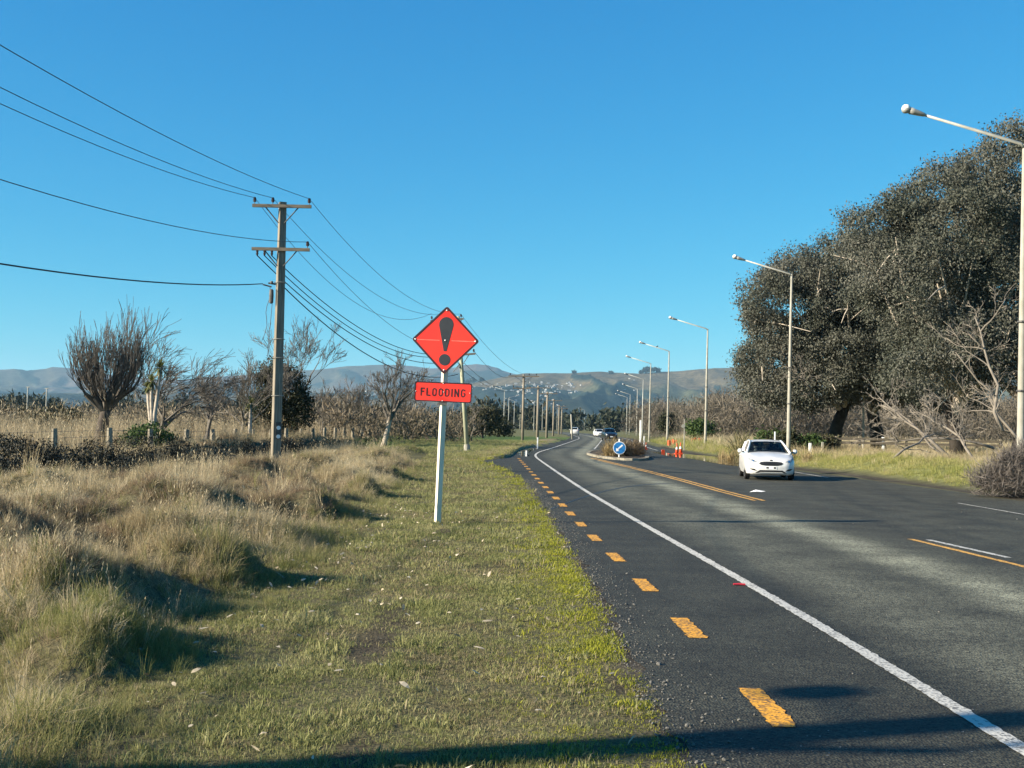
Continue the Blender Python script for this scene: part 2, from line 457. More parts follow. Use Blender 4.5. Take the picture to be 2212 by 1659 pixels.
def paint(name, col, wear=.5, scale=60):
    mt, nt, N, L, p = nodes(name)
    geo = N.new('ShaderNodeNewGeometry')
    st = N.new('ShaderNodeTexVoronoi'); st.inputs['Scale'].default_value = scale; L.new(geo.outputs['Position'], st.inputs['Vector'])
    nz = N.new('ShaderNodeTexNoise'); nz.inputs['Scale'].default_value = 2.5; nz.inputs['Detail'].default_value = 6; L.new(geo.outputs['Position'], nz.inputs['Vector'])
    cs = N.new('ShaderNodeSeparateColor'); L.new(st.outputs['Color'], cs.inputs[0])
    a = N.new('ShaderNodeMath'); a.operation = 'MULTIPLY_ADD'; L.new(nz.outputs[0], a.inputs[0]); a.inputs[1].default_value = .9; L.new(cs.outputs[0], a.inputs[2])
    gt = N.new('ShaderNodeMapRange'); gt.inputs[1].default_value = 1.62 - wear; gt.inputs[2].default_value = 1.82 - wear; L.new(a.outputs[0], gt.inputs[0])
    mx = N.new('ShaderNodeMix'); mx.data_type = 'RGBA'; L.new(gt.outputs[0], mx.inputs['Factor'])
    mx.inputs['A'].default_value = (*col, 1); mx.inputs['B'].default_value = (col[0] * .3 + .02, col[1] * .3 + .02, col[2] * .3 + .02, 1)
    L.new(mx.outputs['Result'], p.inputs['Base Color']); p.inputs['Roughness'].default_value = .75
    bp = N.new('ShaderNodeBump'); bp.inputs['Strength'].default_value = .5; bp.inputs['Distance'].default_value = .005
    L.new(st.outputs['Distance'], bp.inputs['Height']); L.new(bp.outputs[0], p.inputs['Normal'])
    return mt
M_WHITE = paint('white_road_paint', (.50, .485, .43), .50, 48)
M_YEL = paint('yellow_road_paint', (.64, .30, .020), .66, 48)
M_YEL2 = paint('worn_yellow_road_paint', (.62, .33, .06), .60)

def strip(name, xs, ys, w, material, z=.011, jag=.006, seed=1):
    rng = np.random.default_rng(seed)
    xs = np.asarray(xs, float); ys = np.asarray(ys, float)
    a = rng.normal(0, jag, len(xs)); b = rng.normal(0, jag, len(xs))
    v = np.concatenate([np.stack([xs - w / 2 + a, ys, np.full(len(xs), z)], 1), np.stack([xs + w / 2 + b, ys, np.full(len(xs), z)], 1)])
    n = len(xs); k = np.arange(n - 1)
    f = np.stack([k, n + k, n + k + 1, k + 1], 1)
    return np_mesh(name, v, f, material, parent=road)
ey = np.concatenate([np.arange(-10, 30, .06), np.arange(30, 330, .5)])
strip('edge_line', xl(ey), ey, .125, M_WHITE, jag=.005)
yd = [8.34 - 3, 8.34, 11.36, 14.23, 17.1, 19.9, 22.6, 25.2, 27.8, 30.4, 33.0, 35.6, 38.3, 41.2, 44.2, 47.2, 50.2, 53.2, 56.2, 59.2, 62.2, 65.5]
for k, y1 in enumerate(yd):
    yy = np.linspace(y1 - 1.06, y1, 24)
    strip('yellow_dash', np.interp(yy, [0, 8, 10.8, 13.6, 16.5, 19, 21.7, 24.3, 29.4, 34.6, 37.3, 66, 80], [1.72, 1.70, 1.64, 1.57, 1.49, 1.40, 1.33, 1.27, 1.17, 1.06, .99, .44, .7]), yy, .165, M_YEL, seed=k, jag=.008)
cyy = np.arange(30.6, 69.5, .5)
cxx = np.interp(cyy, [30.6, 34.8, 42, 50, 58.7, 69.1], [6.41, 6.22, 6.03, 5.72, 5.25, 4.76])
strip('centre_line', cxx - .12, cyy, .11, M_YEL2, jag=.008)
strip('centre_line', cxx + .12, cyy, .11, M_YEL2, jag=.008, seed=9)
c2 = np.arange(-10, 20.4, .12)
strip('centre_line', np.interp(c2, [-10, 16.5, 20.4], [7.6, 7.1, 6.84]), c2, .11, M_YEL2, jag=.008, seed=3)
for y0, y1 in [(17.6, 20.4), (7.6, 10.4), (-2.4, .4)]:
    c3 = np.arange(y0, y1, .1)
    strip('lane_dash', np.interp(c3, [-10, 17.6, 20.4], [7.9, 7.37, 7.12]), c3, .11, M_WHITE, seed=4)
c4 = np.arange(-10, 31.5, .3)
strip('edge_line', np.full(len(c4), 11.8), c4, .06, M_WHITE, seed=6)
c5 = np.arange(47, 60, .4)
strip('edge_line', np.interp(c5, [47, 60], [12.55, 12.6]), c5, .1, M_WHITE, seed=8)
c6 = np.arange(98, 330, 1.0)
strip('centre_line', xl(c6) + 3.5, c6, .12, M_WHITE, seed=12)
strip('edge_line', xr(c6) - 1.2, c6, .12, M_WHITE, seed=13)
# dark tar seam that crosses the lane near the bend
M_TAR = mat('fresh_tar', (.012, .012, .013), (.02, .02, .02), 8, .5)
ty = np.linspace(0, 1, 40)
tv = [(gnd(1190 + 260 * t, 1100 - 55 * t - 14 * math.sin(t * 3.1))) for t in ty]
mb = MB()
for i in range(39):
    (a, b), (c, d) = tv[i], tv[i + 1]
    mb.add([(a, b - .12, .0085), (c, d - .12, .0085), (c, d + .12, .0085), (a, b + .12, .0085)], [(0, 1, 2, 3)])
mb.build('tar_seam', M_TAR, road)

# shallow flood water along the far kerb
M_WATER, nt, N, L, p = nodes('flood_water')
p.inputs['Base Color'].default_value = (.05, .055, .05, 1); p.inputs['Roughness'].default_value = .04; p.inputs['Specular IOR Level'].default_value = .9
nz = N.new('ShaderNodeTexNoise'); nz.inputs['Scale'].default_value = 3.0; g_ = N.new('ShaderNodeNewGeometry'); L.new(g_.outputs['Position'], nz.inputs['Vector'])
bp = N.new('ShaderNodeBump'); bp.inputs['Strength'].default_value = .06; bp.inputs['Distance'].default_value = .02; L.new(nz.outputs[0], bp.inputs['Height']); L.new(bp.outputs[0], p.inputs['Normal'])
rng = np.random.default_rng(4)
pw = []
for k in range(40):
    t = 2 * math.pi * k / 40
    rr_ = 1 + .18 * math.sin(3 * t + 1) + .1 * math.sin(7 * t)
    pw.append((12.0 + 1.5 * math.cos(t) * rr_ - .03 * (72 + 12 * math.sin(t) - 72), 74 + 16.5 * math.sin(t) * rr_, .016))
mb = MB(); mb.add(pw, [tuple(range(40))]); o = mb.build('puddle', M_WATER); tag(o, kind='structure')
mb = MB(); mb.add([(xe(y) + .05 + .5 * (1 + math.sin(k)) * (k % 2), y, .016) for k, y in enumerate(np.linspace(70, 96, 14))] + [(xe(y) + .9 + .2 * math.sin(2 * k), y, .016) for k, y in enumerate(np.linspace(96, 70, 14))], [tuple(range(28))])
o = mb.build('puddle', M_WATER); tag(o, kind='structure')

# ------------------------------------------------------------------ hills
def hill_mat():
    mt, nt, N, L, p = nodes('hill_tussock_and_bush')
    at_ = N.new('ShaderNodeAttribute'); at_.attribute_name = 'cover'
    geo = N.new('ShaderNodeNewGeometry')
    n1 = N.new('ShaderNodeTexNoise'); n1.inputs['Scale'].default_value = .012; n1.inputs['Detail'].default_value = 8; n1.inputs['Roughness'].default_value = .65
    L.new(geo.outputs['Position'], n1.inputs['Vector'])
    r1 = N.new('ShaderNodeMapRange'); r1.inputs[1].default_value = .3; r1.inputs[2].default_value = .7; r1.inputs[3].default_value = .62; r1.inputs[4].default_value = 1.35; L.new(n1.outputs[0], r1.inputs[0])
    n3 = N.new('ShaderNodeTexNoise'); n3.inputs['Scale'].default_value = .055; n3.inputs['Detail'].default_value = 6; n3.inputs['Roughness'].default_value = .7
    L.new(geo.outputs['Position'], n3.inputs['Vector'])
    r3 = N.new('ShaderNodeMapRange'); r3.inputs[1].default_value = .35; r3.inputs[2].default_value = .65; r3.inputs[3].default_value = .55; r3.inputs[4].default_value = 1.45; L.new(n3.outputs[0], r3.inputs[0])
    mu_ = N.new('ShaderNodeMath'); mu_.operation = 'MULTIPLY'; L.new(r1.outputs[0], mu_.inputs[0]); L.new(r3.outputs[0], mu_.inputs[1])
    vm = N.new('ShaderNodeVectorMath'); vm.operation = 'SCALE'; L.new(at_.outputs['Color'], vm.inputs[0]); L.new(mu_.outputs[0], vm.inputs['Scale'])
    L.new(vm.outputs[0], p.inputs['Base Color']); p.inputs['Roughness'].default_value = .95; p.inputs['Specular IOR Level'].default_value = .05
    bp = N.new('ShaderNodeBump'); bp.inputs['Strength'].default_value = .5; bp.inputs['Distance'].default_value = 6
    L.new(n1.outputs[0], bp.inputs['Height']); L.new(bp.outputs[0], p.inputs['Normal'])
    return mt
M_HILL = hill_mat()
def hill(name, sil, Y0, YR, gully, seed, blobs, forest_low, tan, green):
    us = np.arange(-900, 3100, 5.0)
    sv = np.interp(us, [s[0] for s in sil], [s[1] for s in sil])
    sv = sv + 1.3 * (fbm(us * .03, us * 0, seed + 5, 4) - .5) * 2
    rx, rz = [], []
    for u, v in zip(us, sv):
        r_ = ray(u, v); rx.append(r_.x / r_.y); rz.append(r_.z / r_.y)
    rx, rz = np.array(rx), np.array(rz)
    ts = np.concatenate([np.linspace(0, 1, 96), np.linspace(1.04, 1.7, 10)])
    T, RX = np.meshgrid(ts, rx, indexing='ij')
    RZ = np.repeat(rz[None], len(ts), 0)
    Yv = Y0 + (YR - Y0) * T
    Xv = RX * Yv
    ridge = CAM_H + RZ * YR
    prof = np.where(T <= 1, T * (.30 + .70 * T), 1 - (T - 1) * 1.1)
    wx = Xv / gully + 1.2 * fbm(Xv / 1800, Yv / 1800, seed, 3)
    rdg = 1 - np.abs(2 * fbm(wx, Yv / (gully * 3.2), seed + 1, 4) - 1)
    am = np.clip(4 * T * (1.02 - T), 0, 1)
    Z = ridge * prof + am * ridge * .72 * (rdg - .76)
    F_ = fbm(Xv / 520, Yv / 520, seed + 9, 5)
    U_ = np.repeat(us[None], len(ts), 0)
    lim = CAM_H + (RZ * .975) * Yv
    Z = np.where(T < .965, np.minimum(Z, lim), Z)
    Z = np.maximum(Z, -1 + 0 * Z)
    vpix = CV - 0 + 0 * Z
    # forest blobs given in picture directions; they become bush standing on the slope
    el = (Z - CAM_H) / Yv
    vv = 920 + (U_ - CU) * .021 - el * FOC
    fo = smooth(forest_low + .14, forest_low - .02, prof + .55 * (F_ - .5)) * .9
    fo = np.maximum(fo, smooth(.60, .63, F_ + .25 * (.75 - rdg)))
    for bu, bv, ru, rv_, an in blobs:
        ca_, sa = math.cos(an), math.sin(an)
        du, dv = U_ - bu, vv - bv
        q = ((du * ca_ + dv * sa) / ru) ** 2 + ((-du * sa + dv * ca_) / rv_) ** 2
        fo = np.maximum(fo, smooth(1.08, .92, q + 1.3 * (fbm(Xv / 110, Yv / 110, seed + 3, 4) - .5)))
    fo = fo * (T < .97)
    Z = Z + fo * 11 * (.6 + .8 * vnoise(Xv / 40, Yv / 40, 8)) * (T > .02)
    Z = np.where(T < .965, np.minimum(Z, lim + 3), Z)
    V = np.stack([Xv.ravel(), Yv.ravel(), Z.ravel()], 1)
    a, b = len(ts), len(us)
    I = np.arange(a * b).reshape(a, b)
    Fc = np.stack([I[:-1, :-1].ravel(), I[:-1, 1:].ravel(), I[1:, 1:].ravel(), I[1:, :-1].ravel()], 1)
    o = np_mesh(name, V, Fc, M_HILL, smooth_=True)
    tag(o, kind='structure')
    g = smooth(.42, .6, fbm(Xv / 840, Yv / 840, seed + 21, 4))[..., None]
    c = np.array(tan) * (1 - g) + np.array(green) * g
    dark = np.array((.014, .022, .018))
    c = c * (1 - fo[..., None]) + dark * fo[..., None]
    cc = np.ones((a * b, 4), np.float32); cc[:, :3] = c.reshape(-1, 3)
    at_ = o.data.color_attributes.new('cover', 'FLOAT_COLOR', 'POINT'); at_.data.foreach_set('color', cc.ravel())
    def find(u, v):
        j = int(np.argmin(np.abs(us - u)))
        col = vv[:96, j]
        k = np.argmax((col <= v) & (np.arange(96) > 3))
        if k == 0: return None
        f0, f1 = col[k - 1], col[k]
        w = 0 if f0 == f1 else min(1, max(0, (f0 - v) / (f0 - f1)))
        return Vector((Xv[k - 1, j] * (1 - w) + Xv[k, j] * w, Yv[k - 1, j] * (1 - w) + Yv[k, j] * w, Z[k - 1, j] * (1 - w) + Z[k, j] * w))
    return find
SIL_FAR = [(-1100, 830), (-500, 815), (0, 799), (30, 797), (62, 802), (100, 797), (112, 793), (145, 795), (170, 797), (250, 812), (330, 819), (380, 820), (475, 814), (540, 810), (600, 804), (650, 800), (690, 797), (750, 790), (830, 788), (890, 792), (930, 797), (980, 796), (1000, 790), (1030, 787), (1056, 790), (1062, 793), (1078, 796), (1083, 800), (1115, 809), (1200, 830), (1500, 850), (3400, 860)]
SIL_MID = [(-1100, 868), (-300, 858), (0, 851), (60, 853), (120, 849), (200, 850), (300, 843), (380, 833), (440, 829), (500, 834), (560, 842), (640, 848), (720, 850), (800, 843), (860, 839), (950, 836), (1020, 829), (1080, 817), (1110, 810), (1140, 807.5), (1200, 806.5), (1240, 805), (1300, 804.5), (1380, 807), (1440, 804), (1500, 801), (1560, 796), (1600, 793), (1660, 796), (1800, 800), (2000, 806), (2400, 800), (3400, 815)]
find_far = hill('hill_range', SIL_FAR, 6600, 10400, 600, 3, [(760, 815, 40, 10, .5), (60, 815, 30, 9, .6), (940, 835, 60, 7, .1)], .12, (.084, .064, .050), (.056, .054, .038))
find_mid = hill('hill', SIL_MID, 3400, 6000, 400, 12,
                [(1257, 820, 22, 6, 0.1), (1300, 835, 36, 6, .55), (1345, 855, 34, 8, .5), (1250, 858, 46, 9, .1), (1150, 850, 90, 14, .05), (1110, 875, 120, 18, 0), (1560, 850, 26, 8, .7), (1590, 870, 20, 8, .9), (1340, 880, 60, 16, .3), (450, 848, 70, 9, 0), (820, 858, 60, 9, 0), (60, 862, 150, 8, 0), (1000, 850, 70, 12, 0), (1410, 862, 40, 9, .4)],
                .10, (.088, .070, .040), (.052, .054, .029))

# ------------------------------------------------------------------ shared object materials
M_RED = mat('fluorescent_red_sheeting', (.88, .036, .020), (.74, .030, .020), 2.2, .45, .4)
M_SBLACK = mat('black_sign_vinyl', (.020, .024, .030), (.028, .032, .038), 5, .5, .4)
M_BORDER = mat('dark_maroon_border', (.035, .010, .014), (.028, .009, .012), 5, .5, .4)
M_BOLT = mat('galvanised_bolt', (.45, .46, .46), (.3, .31, .3), 30, .4, .5, .6)
M_POST = mat('white_painted_timber', (.84, .76, .58), (.68, .61, .45), 3, .7, .3, bump=.3, bscale=20, stretch=(6, 6, .6))
M_POLEWOOD = mat('weathered_pole_timber', (.15, .13, .10), (.27, .24, .19), 4, .85, .2, bump=.5, bscale=14, stretch=(5, 5, .35))
M_POLEDARK = mat('dark_hardwood_arm', (.10, .085, .065), (.18, .155, .12), 5, .85, .2, bump=.3, stretch=(.5, 5, 5))
M_POLEGREEN = mat('lichen_pole_timber', (.26, .28, .17), (.40, .40, .30), 3, .85, .2, bump=.4, bscale=14, stretch=(4, 4, .4))
M_CONC = mat('pale_concrete', (.25, .24, .20), (.32, .31, .265), 3, .85, .2, bump=.2, bscale=30)
M_INS = mat('brown_porcelain', (.030, .018, .014), (.045, .028, .02), 8, .25, .5)
M_STEEL = mat('galvanised_steel', (.27, .27, .235), (.36, .36, .32), 3, .5, .4, .2)
M_STEELD = mat('dark_fittings', (.06, .06, .06), (.10, .10, .095), 8, .6, .3, .3)
M_WIRE = mat('aluminium_wire', (.07, .075, .085), None, rough=.5)
M_CABLE = mat('black_cable', (.02, .022, .025), None, rough=.6)
M_LAMPW = mat('white_lamp_shell', (.75, .75, .72), (.65, .65, .62), 6, .4, .4)
M_LAMPB = mat('grey_lamp_bowl', (.28, .28, .26), (.22, .22, .2), 6, .25, .5)
M_ORANGE = mat('orange_cone_plastic', (.62, .075, .02), (.52, .062, .016), 6, .5, .4)
M_REFW = mat('white_reflective_collar', (.78, .78, .76), None, rough=.4)
M_BLUE = mat('blue_sign_sheeting', (.018, .16, .42), (.022, .18, .45), 5, .4, .4)
M_SIGNW = mat('white_sign_sheeting', (.78, .79, .78), None, rough=.4)
M_GREYBARK = mat('grey_bark', (.085, .075, .063), (.16, .145, .122), 3, .9, .15, bump=.5, bscale=12)
M_DARKBARK = mat('dark_bark', (.045, .038, .032), (.085, .072, .06), 3, .9, .15, bump=.5, bscale=12)
M_PALEBARK = mat('bleached_bark', (.34, .29, .23), (.22, .19, .155), 2.5, .85, .2, bump=.4, bscale=10, c3=(.42, .37, .30))
M_GUMBARK = mat('black_gum_bark', (.022, .019, .016), (.05, .043, .036), 3, .9, .15, bump=.5, bscale=12)
M_DEAD = mat('grey_dead_wood', (.21, .185, .152), (.13, .115, .097), 2.5, .85, .2, bump=.4, bscale=10)
M_BROWNTWIG = mat('brown_twigs', (.10, .070, .050), (.17, .125, .09), 1.2, .9, .15)

# ------------------------------------------------------------------ flood warning sign
gx0, gy0 = gnd(945, 1130)
sign = thing('warning_sign', (gx0, gy0, hz(gx0, gy0)), 'red diamond exclamation warning sign with FLOODING plate on white post on grass verge', 'road sign')
sign.rotation_euler = (0, R(1.5), R(-7))
mb = MB()
mb.box((0, .0, 1.60), (.098, .098, 4.0), Matrix.Rotation(R(32), 3, 'Z'), bev=.006)
mb.build('post', M_POST, sign)
def roundpoly(pts, r, n=5):
    out = []
    k = len(pts)
    for i in range(k):
        p, a, b = Vector(pts[i]), Vector(pts[i - 1]), Vector(pts[(i + 1) % k])
        da, db = (a - p).normalized(), (b - p).normalized()
        ang = da.angle(db)
        d = r / math.tan(ang / 2)
        c = p + (da + db).normalized() * (r / math.sin(ang / 2))
        s, e = p + da * d - c, p + db * d - c
        a0 = math.atan2(s.y, s.x); a1 = math.atan2(e.y, e.x)
        df = (a1 - a0 + math.pi) % (2 * math.pi) - math.pi
        for q in range(n + 1):
            t = a0 + df * q / n
            out.append((c.x + r * math.cos(t), c.y + r * math.sin(t)))
    return out
def ring(mb, outer, inner, y0, y1):
    n = len(outer)
    vs_ = [(x, y0, z) for x, z in outer] + [(x, y0, z) for x, z in inner] + [(x, y1, z) for x, z in outer] + [(x, y1, z) for x, z in inner]
    fs = []
    for i in range(n):
        j = (i + 1) % n
        fs += [(i, j, n + j, n + i), (i, 2 * n + i, 2 * n + j, j), (n + i, n + j, 3 * n + j, 3 * n + i)]
    mb.add(vs_, fs)
def circ(cx, cz, r, n=24, rz=None): return [(cx + r * math.cos(2 * math.pi * k / n), cz + (rz or r) * math.sin(2 * math.pi * k / n)) for k in range(n)]
DC, HD = 3.33, .625                       # diamond centre height, half diagonal
YF = -.085                                # front plane of the panels
dpoly = roundpoly([(0, DC - HD), (HD, DC), (0, DC + HD), (-HD, DC)], .045)
mb = MB(); mb.prism(dpoly, YF, YF + .012); dp = mb.build('diamond_panel', M_RED, sign)
ins = roundpoly([(0, DC - HD + .05), (HD - .05, DC), (0, DC + HD - .05), (-HD + .05, DC)], .03)
mb = MB(); ring(mb, dpoly, ins, YF - .004, YF - .0005); mb.build('border', M_BORDER, dp)
tear = [(-.026, DC - .20), (.026, DC - .20)]
for k in range(13):
    t = -.12 + (math.pi + .24) * k / 12
    tear.append((.133 * math.cos(t), DC + .285 + .14 * math.sin(t)))
mb = MB(); mb.prism(tear, YF - .004, YF - .0006); mb.build('exclamation_stroke', M_SBLACK, dp)
mb = MB(); mb.prism(circ(0, DC - .355, .106), YF - .004, YF - .0006); mb.build('exclamation_dot', M_SBLACK, dp)
M_SEAM = mat('pale_hinge_seam', (.80, .22, .17), (.7, .12, .09), 9, .5)
for sx in (-.33, .33):
    mb = MB(); mb.box((sx, YF - .002, DC - .005), (.44, .003, .012)); mb.build('hinge_seam', M_SEAM, dp)
for bx, bz in [(-HD + .07, DC), (HD - .07, DC), (.0, DC + HD - .08), (0, DC - HD + .08), (0, DC - .003)]:
    mb = MB(); mb.lathe([(.016, 0), (.016, .006), (.009, .010)], 8, (bx, YF - .003, bz), Matrix.Rotation(R(90), 3, 'X')); mb.build('bolt', M_BOLT, dp)
PC, PW, PH = 2.385, .53, .18
ppoly = roundpoly([(-PW, PC - PH), (PW, PC - PH), (PW, PC + PH), (-PW, PC + PH)], .04)
mb = MB(); mb.prism(ppoly, YF, YF + .012); pp = mb.build('message_panel', M_RED, sign)
ins = roundpoly([(-PW + .022, PC - PH + .022), (PW - .022, PC - PH + .022), (PW - .022, PC + PH - .022), (-PW + .022, PC + PH - .022)], .03)
mb = MB(); ring(mb, ppoly, ins, YF - .004, YF - .0005); mb.build('border', M_BORDER, pp)
def arc(cx, cz, rx, rz, a0, a1, n=8): return [(cx + rx * math.cos(R(a0 + (a1 - a0) * k / n)), cz + rz * math.sin(R(a0 + (a1 - a0) * k / n))) for k in range(n + 1)]
def glyph(ch, w, h, s):
    a, b = s / 2, h - s / 2
    wr = w - s / 2
    if ch == 'F': return [[(a, 0), (a, b), (w, b)], [(a, h * .53), (w * .82, h * .53)]]
    if ch == 'L': return [[(a, h), (a, a), (w, a)]]
    if ch == 'I': return [[(a, 0), (a, h)]]
    if ch == 'N': return [[(a, 0), (a, h)], [(a, h - .01), (wr, .01)], [(wr, 0), (wr, h)]]
    r_ = (w - s) / 2; cx = w / 2; k = r_ * 1.15
    if ch == 'O': return [arc(cx, h - a - k, r_, k, 0, 180) + arc(cx, a + k, r_, k, 180, 360) + [(wr, h - a - k)]]
    if ch == 'D': return [[(a, a), (a, b), (w * .5, b)] + arc(w * .45, h - a - k, wr - w * .45, k, 80, 0) + arc(w * .45, a + k, wr - w * .45, k, 0, -90) + [(a, a)]]
    if ch == 'G': return [arc(cx, h - a - k, r_, k, 20, 180) + arc(cx, a + k, r_, k, 180, 360) + [(wr, h * .46), (w * .55, h * .46)]]
def letters(text, cx, cz, total, h, s, widths):
    gap = (total - sum(widths)) / (len(text) - 1)
    x = cx - total / 2
    for ch, w in zip(text, widths):
        mb = MB()
        for line in glyph(ch, w, h, s):
            pts = [Vector((x + p_, cz - h / 2 + q_)) for p_, q_ in line]
            for i in range(len(pts) - 1):
                d = (pts[i + 1] - pts[i])
                if d.length < 1e-6: continue
                d.normalize(); n = Vector((-d.y, d.x)) * s / 2; e_ = d * s * .18
                a_, b_ = pts[i] - e_ * (i > 0), pts[i + 1] + e_ * (i < len(pts) - 2)
                yo = YF - .004 + .00012 * i
                mb.add([(a_.x - n.x, yo, a_.y - n.y), (b_.x - n.x, yo, b_.y - n.y), (b_.x + n.x, yo, b_.y + n.y), (a_.x + n.x, yo, a_.y + n.y)], [(0, 1, 2, 3)])
        mb.build('letter', M_BORDER, pp)
        x += w + gap
letters('FLOODING', 0, PC - .005, .83, .15, .0235, [.075, .075, .085, .085, .085, .0235, .088, .088])
for bx, bz in [(-PW + .03, PC), (PW - .03, PC), (.012, PC), (0, PC + PH - .02), (0, PC - PH + .02)]:
    mb = MB(); mb.lathe([(.010, 0), (.010, .006), (.005, .009)], 8, (bx, YF - .003, bz), Matrix.Rotation(R(90), 3, 'X')); mb.build('bolt', M_BOLT, pp)
mb = MB(); mb.box((0, -.072, PC - PH - .03), (.15, .012, .045)); mb.build('bracket', M_STEELD, sign)
mb = MB(); mb.box((0, -.072, DC - HD + .22), (.15, .012, .045)); mb.build('bracket', M_STEELD, sign)

# ------------------------------------------------------------------ utility poles
def insulator(mb, p, s=1.0):
    mb.tube([p, (p[0], p[1], p[2] + .10 * s)], .014 * s, 6)
    mb.lathe([(.035 * s, .08 * s), (.065 * s, .09 * s), (.05 * s, .13 * s), (.07 * s, .15 * s), (.05 * s, .19 * s), (.06 * s, .21 * s), (.03 * s, .26 * s)], 8, p)
def pole(loc, H, label, group='timber power poles along the verge', lean=(0, 0), rz=0, mats=M_POLEWOOD, arms=(), w=(.32, .25), square=True, tags=False, name='utility_pole'):
    """arms: list of (height, half length left, half length right, [insulator offsets])"""
    root = thing(name, loc, label, 'power pole', group)
    root.rotation_euler = (R(lean[0]), R(lean[1]), R(rz))
    mb = MB()
    if square:
        sec = []
        for z, ww in [(-.6, w[0]), (H * .4, w[0] * .88 + w[1] * .12), (H * .7, (w[0] + w[1]) / 2), (H, w[1])]:
            sec.append((z, ww))
        vs_, fs = [], []
        for z, ww in sec:
            a, c = ww / 2, ww * .07
            for x, y in [(-a + c, -a), (a - c, -a), (a, -a + c), (a, a - c), (a - c, a), (-a + c, a), (-a, a - c), (-a, -a + c)]:
                vs_.append(Matrix.Rotation(R(24), 3, 'Z') @ Vector((x, y, z)))
        for i in range(3):
            for q in range(8): fs.append((i * 8 + q, i * 8 + (q + 1) % 8, i * 8 + 8 + (q + 1) % 8, i * 8 + 8 + q))
        fs.append(tuple(range(24, 32)))
        mb.add(vs_, fs)
    else:
        mb.tube([(0, 0, -.6), (0.01, 0, H * .5), (0, 0, H)], [w[0] / 2, (w[0] + w[1]) / 4, w[1] / 2], 12)
    mb.build('shaft', mats, root, smooth_=not square)
    for z, l_, r_, ins_ in arms:
        mb = MB(); mb.box(((r_ - l_) / 2, -w[1] / 2 - .06, z), (l_ + r_, .10, .115)); arm = mb.build('crossarm', M_POLEDARK, root)
        for s_, e_ in ((-1, -l_ * .55), (1, r_ * .55)):
            mb = MB(); mb.tube([(e_, -w[1] / 2 - .01, z - .05), (s_ * w[1] * .45, -w[1] / 2 - .01, z - .62)], .022, 4); mb.build('brace', M_STEELD, root)
        for io in ins_:
            mb = MB(); insulator(mb, (io, -w[1] / 2 - .06, z + .055)); mb.build('insulator', M_INS, arm)
    if tags:
        for z in (1.72, 1.40):
            mb = MB(); mb.prism(circ(0.03, z, .075, 14), -w[0] / 2 - .052, -w[0] / 2 - .040); o_ = mb.build('number_tag', M_SIGNW, root); o_.rotation_euler = (0, 0, R(24))
        mb = MB(); mb.box((.03, -w[0] / 2 - .038, 1.62), (.20, .01, .62)); o_ = mb.build('tag_plate', M_STEELD, root); o_.rotation_euler = (0, 0, R(24))
        for z in (2.9, 4.3, 5.0, 7.1):
            mb = MB(); mb.tube([(.22 * math.cos(t), .22 * math.sin(t), z) for t in np.linspace(0, 6.283, 17)], .012, 4); mb.build('strap', M_STEEL, root)
    return root
Y1 = 44.0
p1 = at(597, 930, Y1); P1 = (p1.x, Y1, hz(p1.x, Y1) - .05)
H1 = at(606, 437, Y1).z - P1[2]
A1, A2 = at(606, 447, Y1).z - P1[2], at(605, 540, Y1).z - P1[2]
pol1 = pole(P1, H1, 'tall weathered timber power pole with two crossarms standing in the dry grass', arms=[(A1, 1.08, 1.10, [-1.0, -.33, 1.02]), (A2, 1.06, 1.08, [1.0])], tags=True)
mb = MB()
CB = at(600, 615, Y1).z - P1[2]
mb.tube([(-.14, -.12, CB), (-.42, -.14, CB + .04)], .035, 6); mb.tube([(-.3, -.14, CB - .1), (-.62, -.14, CB - .02)], .03, 6); mb.lathe([(.05, -.05), (.06, 0), (.05, .05)], 8, (-.30, -.14, CB + .06)); mb.build('dead_end_clamp', M_STEELD, pol1)
mb = MB(); mb.lathe([(.03, -.30), (.075, -.27), (.085, 0), (.075, .2), (.03, .24)], 10, (-.30, -.12, CB - .42)); mb.build('fuse_canister', M_STEELD, pol1)
rng = random.Random(3)
mb = MB(); mb.tube([(-.36 + .05 * math.sin(k * 1.3) - .02 * k * (k < 9), -.13, CB - .1 - .24 * k) for k in range(13)], .011, 4); mb.tube([(-.26 - .012 * k, -.13, CB - .7 - .2 * k) for k in range(11)], .011, 4); mb.build('dangling_lead', M_WIRE, pol1)
for k in range(3):
    xo = -.85 + .27 * k
    mb = MB(); mb.lathe([(.03, 0), (.05, -.03), (.035, -.08), (.05, -.11), (.035, -.17), (.02, -.2)], 8, (xo, -.2, A2 - .06)); mb.build('hanging_insulator', M_INS, pol1)
# pole out of frame on the left: its shadow crosses the verge and road in front of the camera
P0 = (-13.0, 2.32, hz(-13.0, 2.32))
pol0 = pole(P0, 9.6, 'timber power pole with a small lamp, nearest of the line, left of the view', arms=[(9.35, 1.1, 1.1, [-1.0, -.33, 1.02]), (6.45, 1.05, 1.05, [1.0])], w=(.42, .34))
mb = MB(); mb.lathe([(.05, -.13), (.17, -.12), (.2, -.08), (.2, .06), (.15, .11), (.06, .13)], 16, (.1, 1.05, 6.72)); mb.build('lamp_head', M_STEEL, pol0, smooth_=False)
mb = MB(); mb.box((.1, .55, 6.72), (.04, 1.0, .04)); mb.build('lamp_bracket', M_STEELD, pol0)
P2x, P2y = gnd(1009, 979)
P2 = (P2x, P2y, hz(P2x, P2y))
pol2 = pole(P2, 8.5, 'lichen green power pole leaning left behind the flood sign', lean=(0, -5.2), mats=M_POLEGREEN, arms=[(8.3, 1.75, .35, [-1.65, -.7, .2]), (6.05, .9, .95, [-.8, .85])], w=(.29, .21), square=False)
mb = MB(); mb.lathe([(.19, 0), (.20, .3), (.17, .5)], 12, (0, 0, -.1)); mb.build('base_collar', M_CONC, pol2)
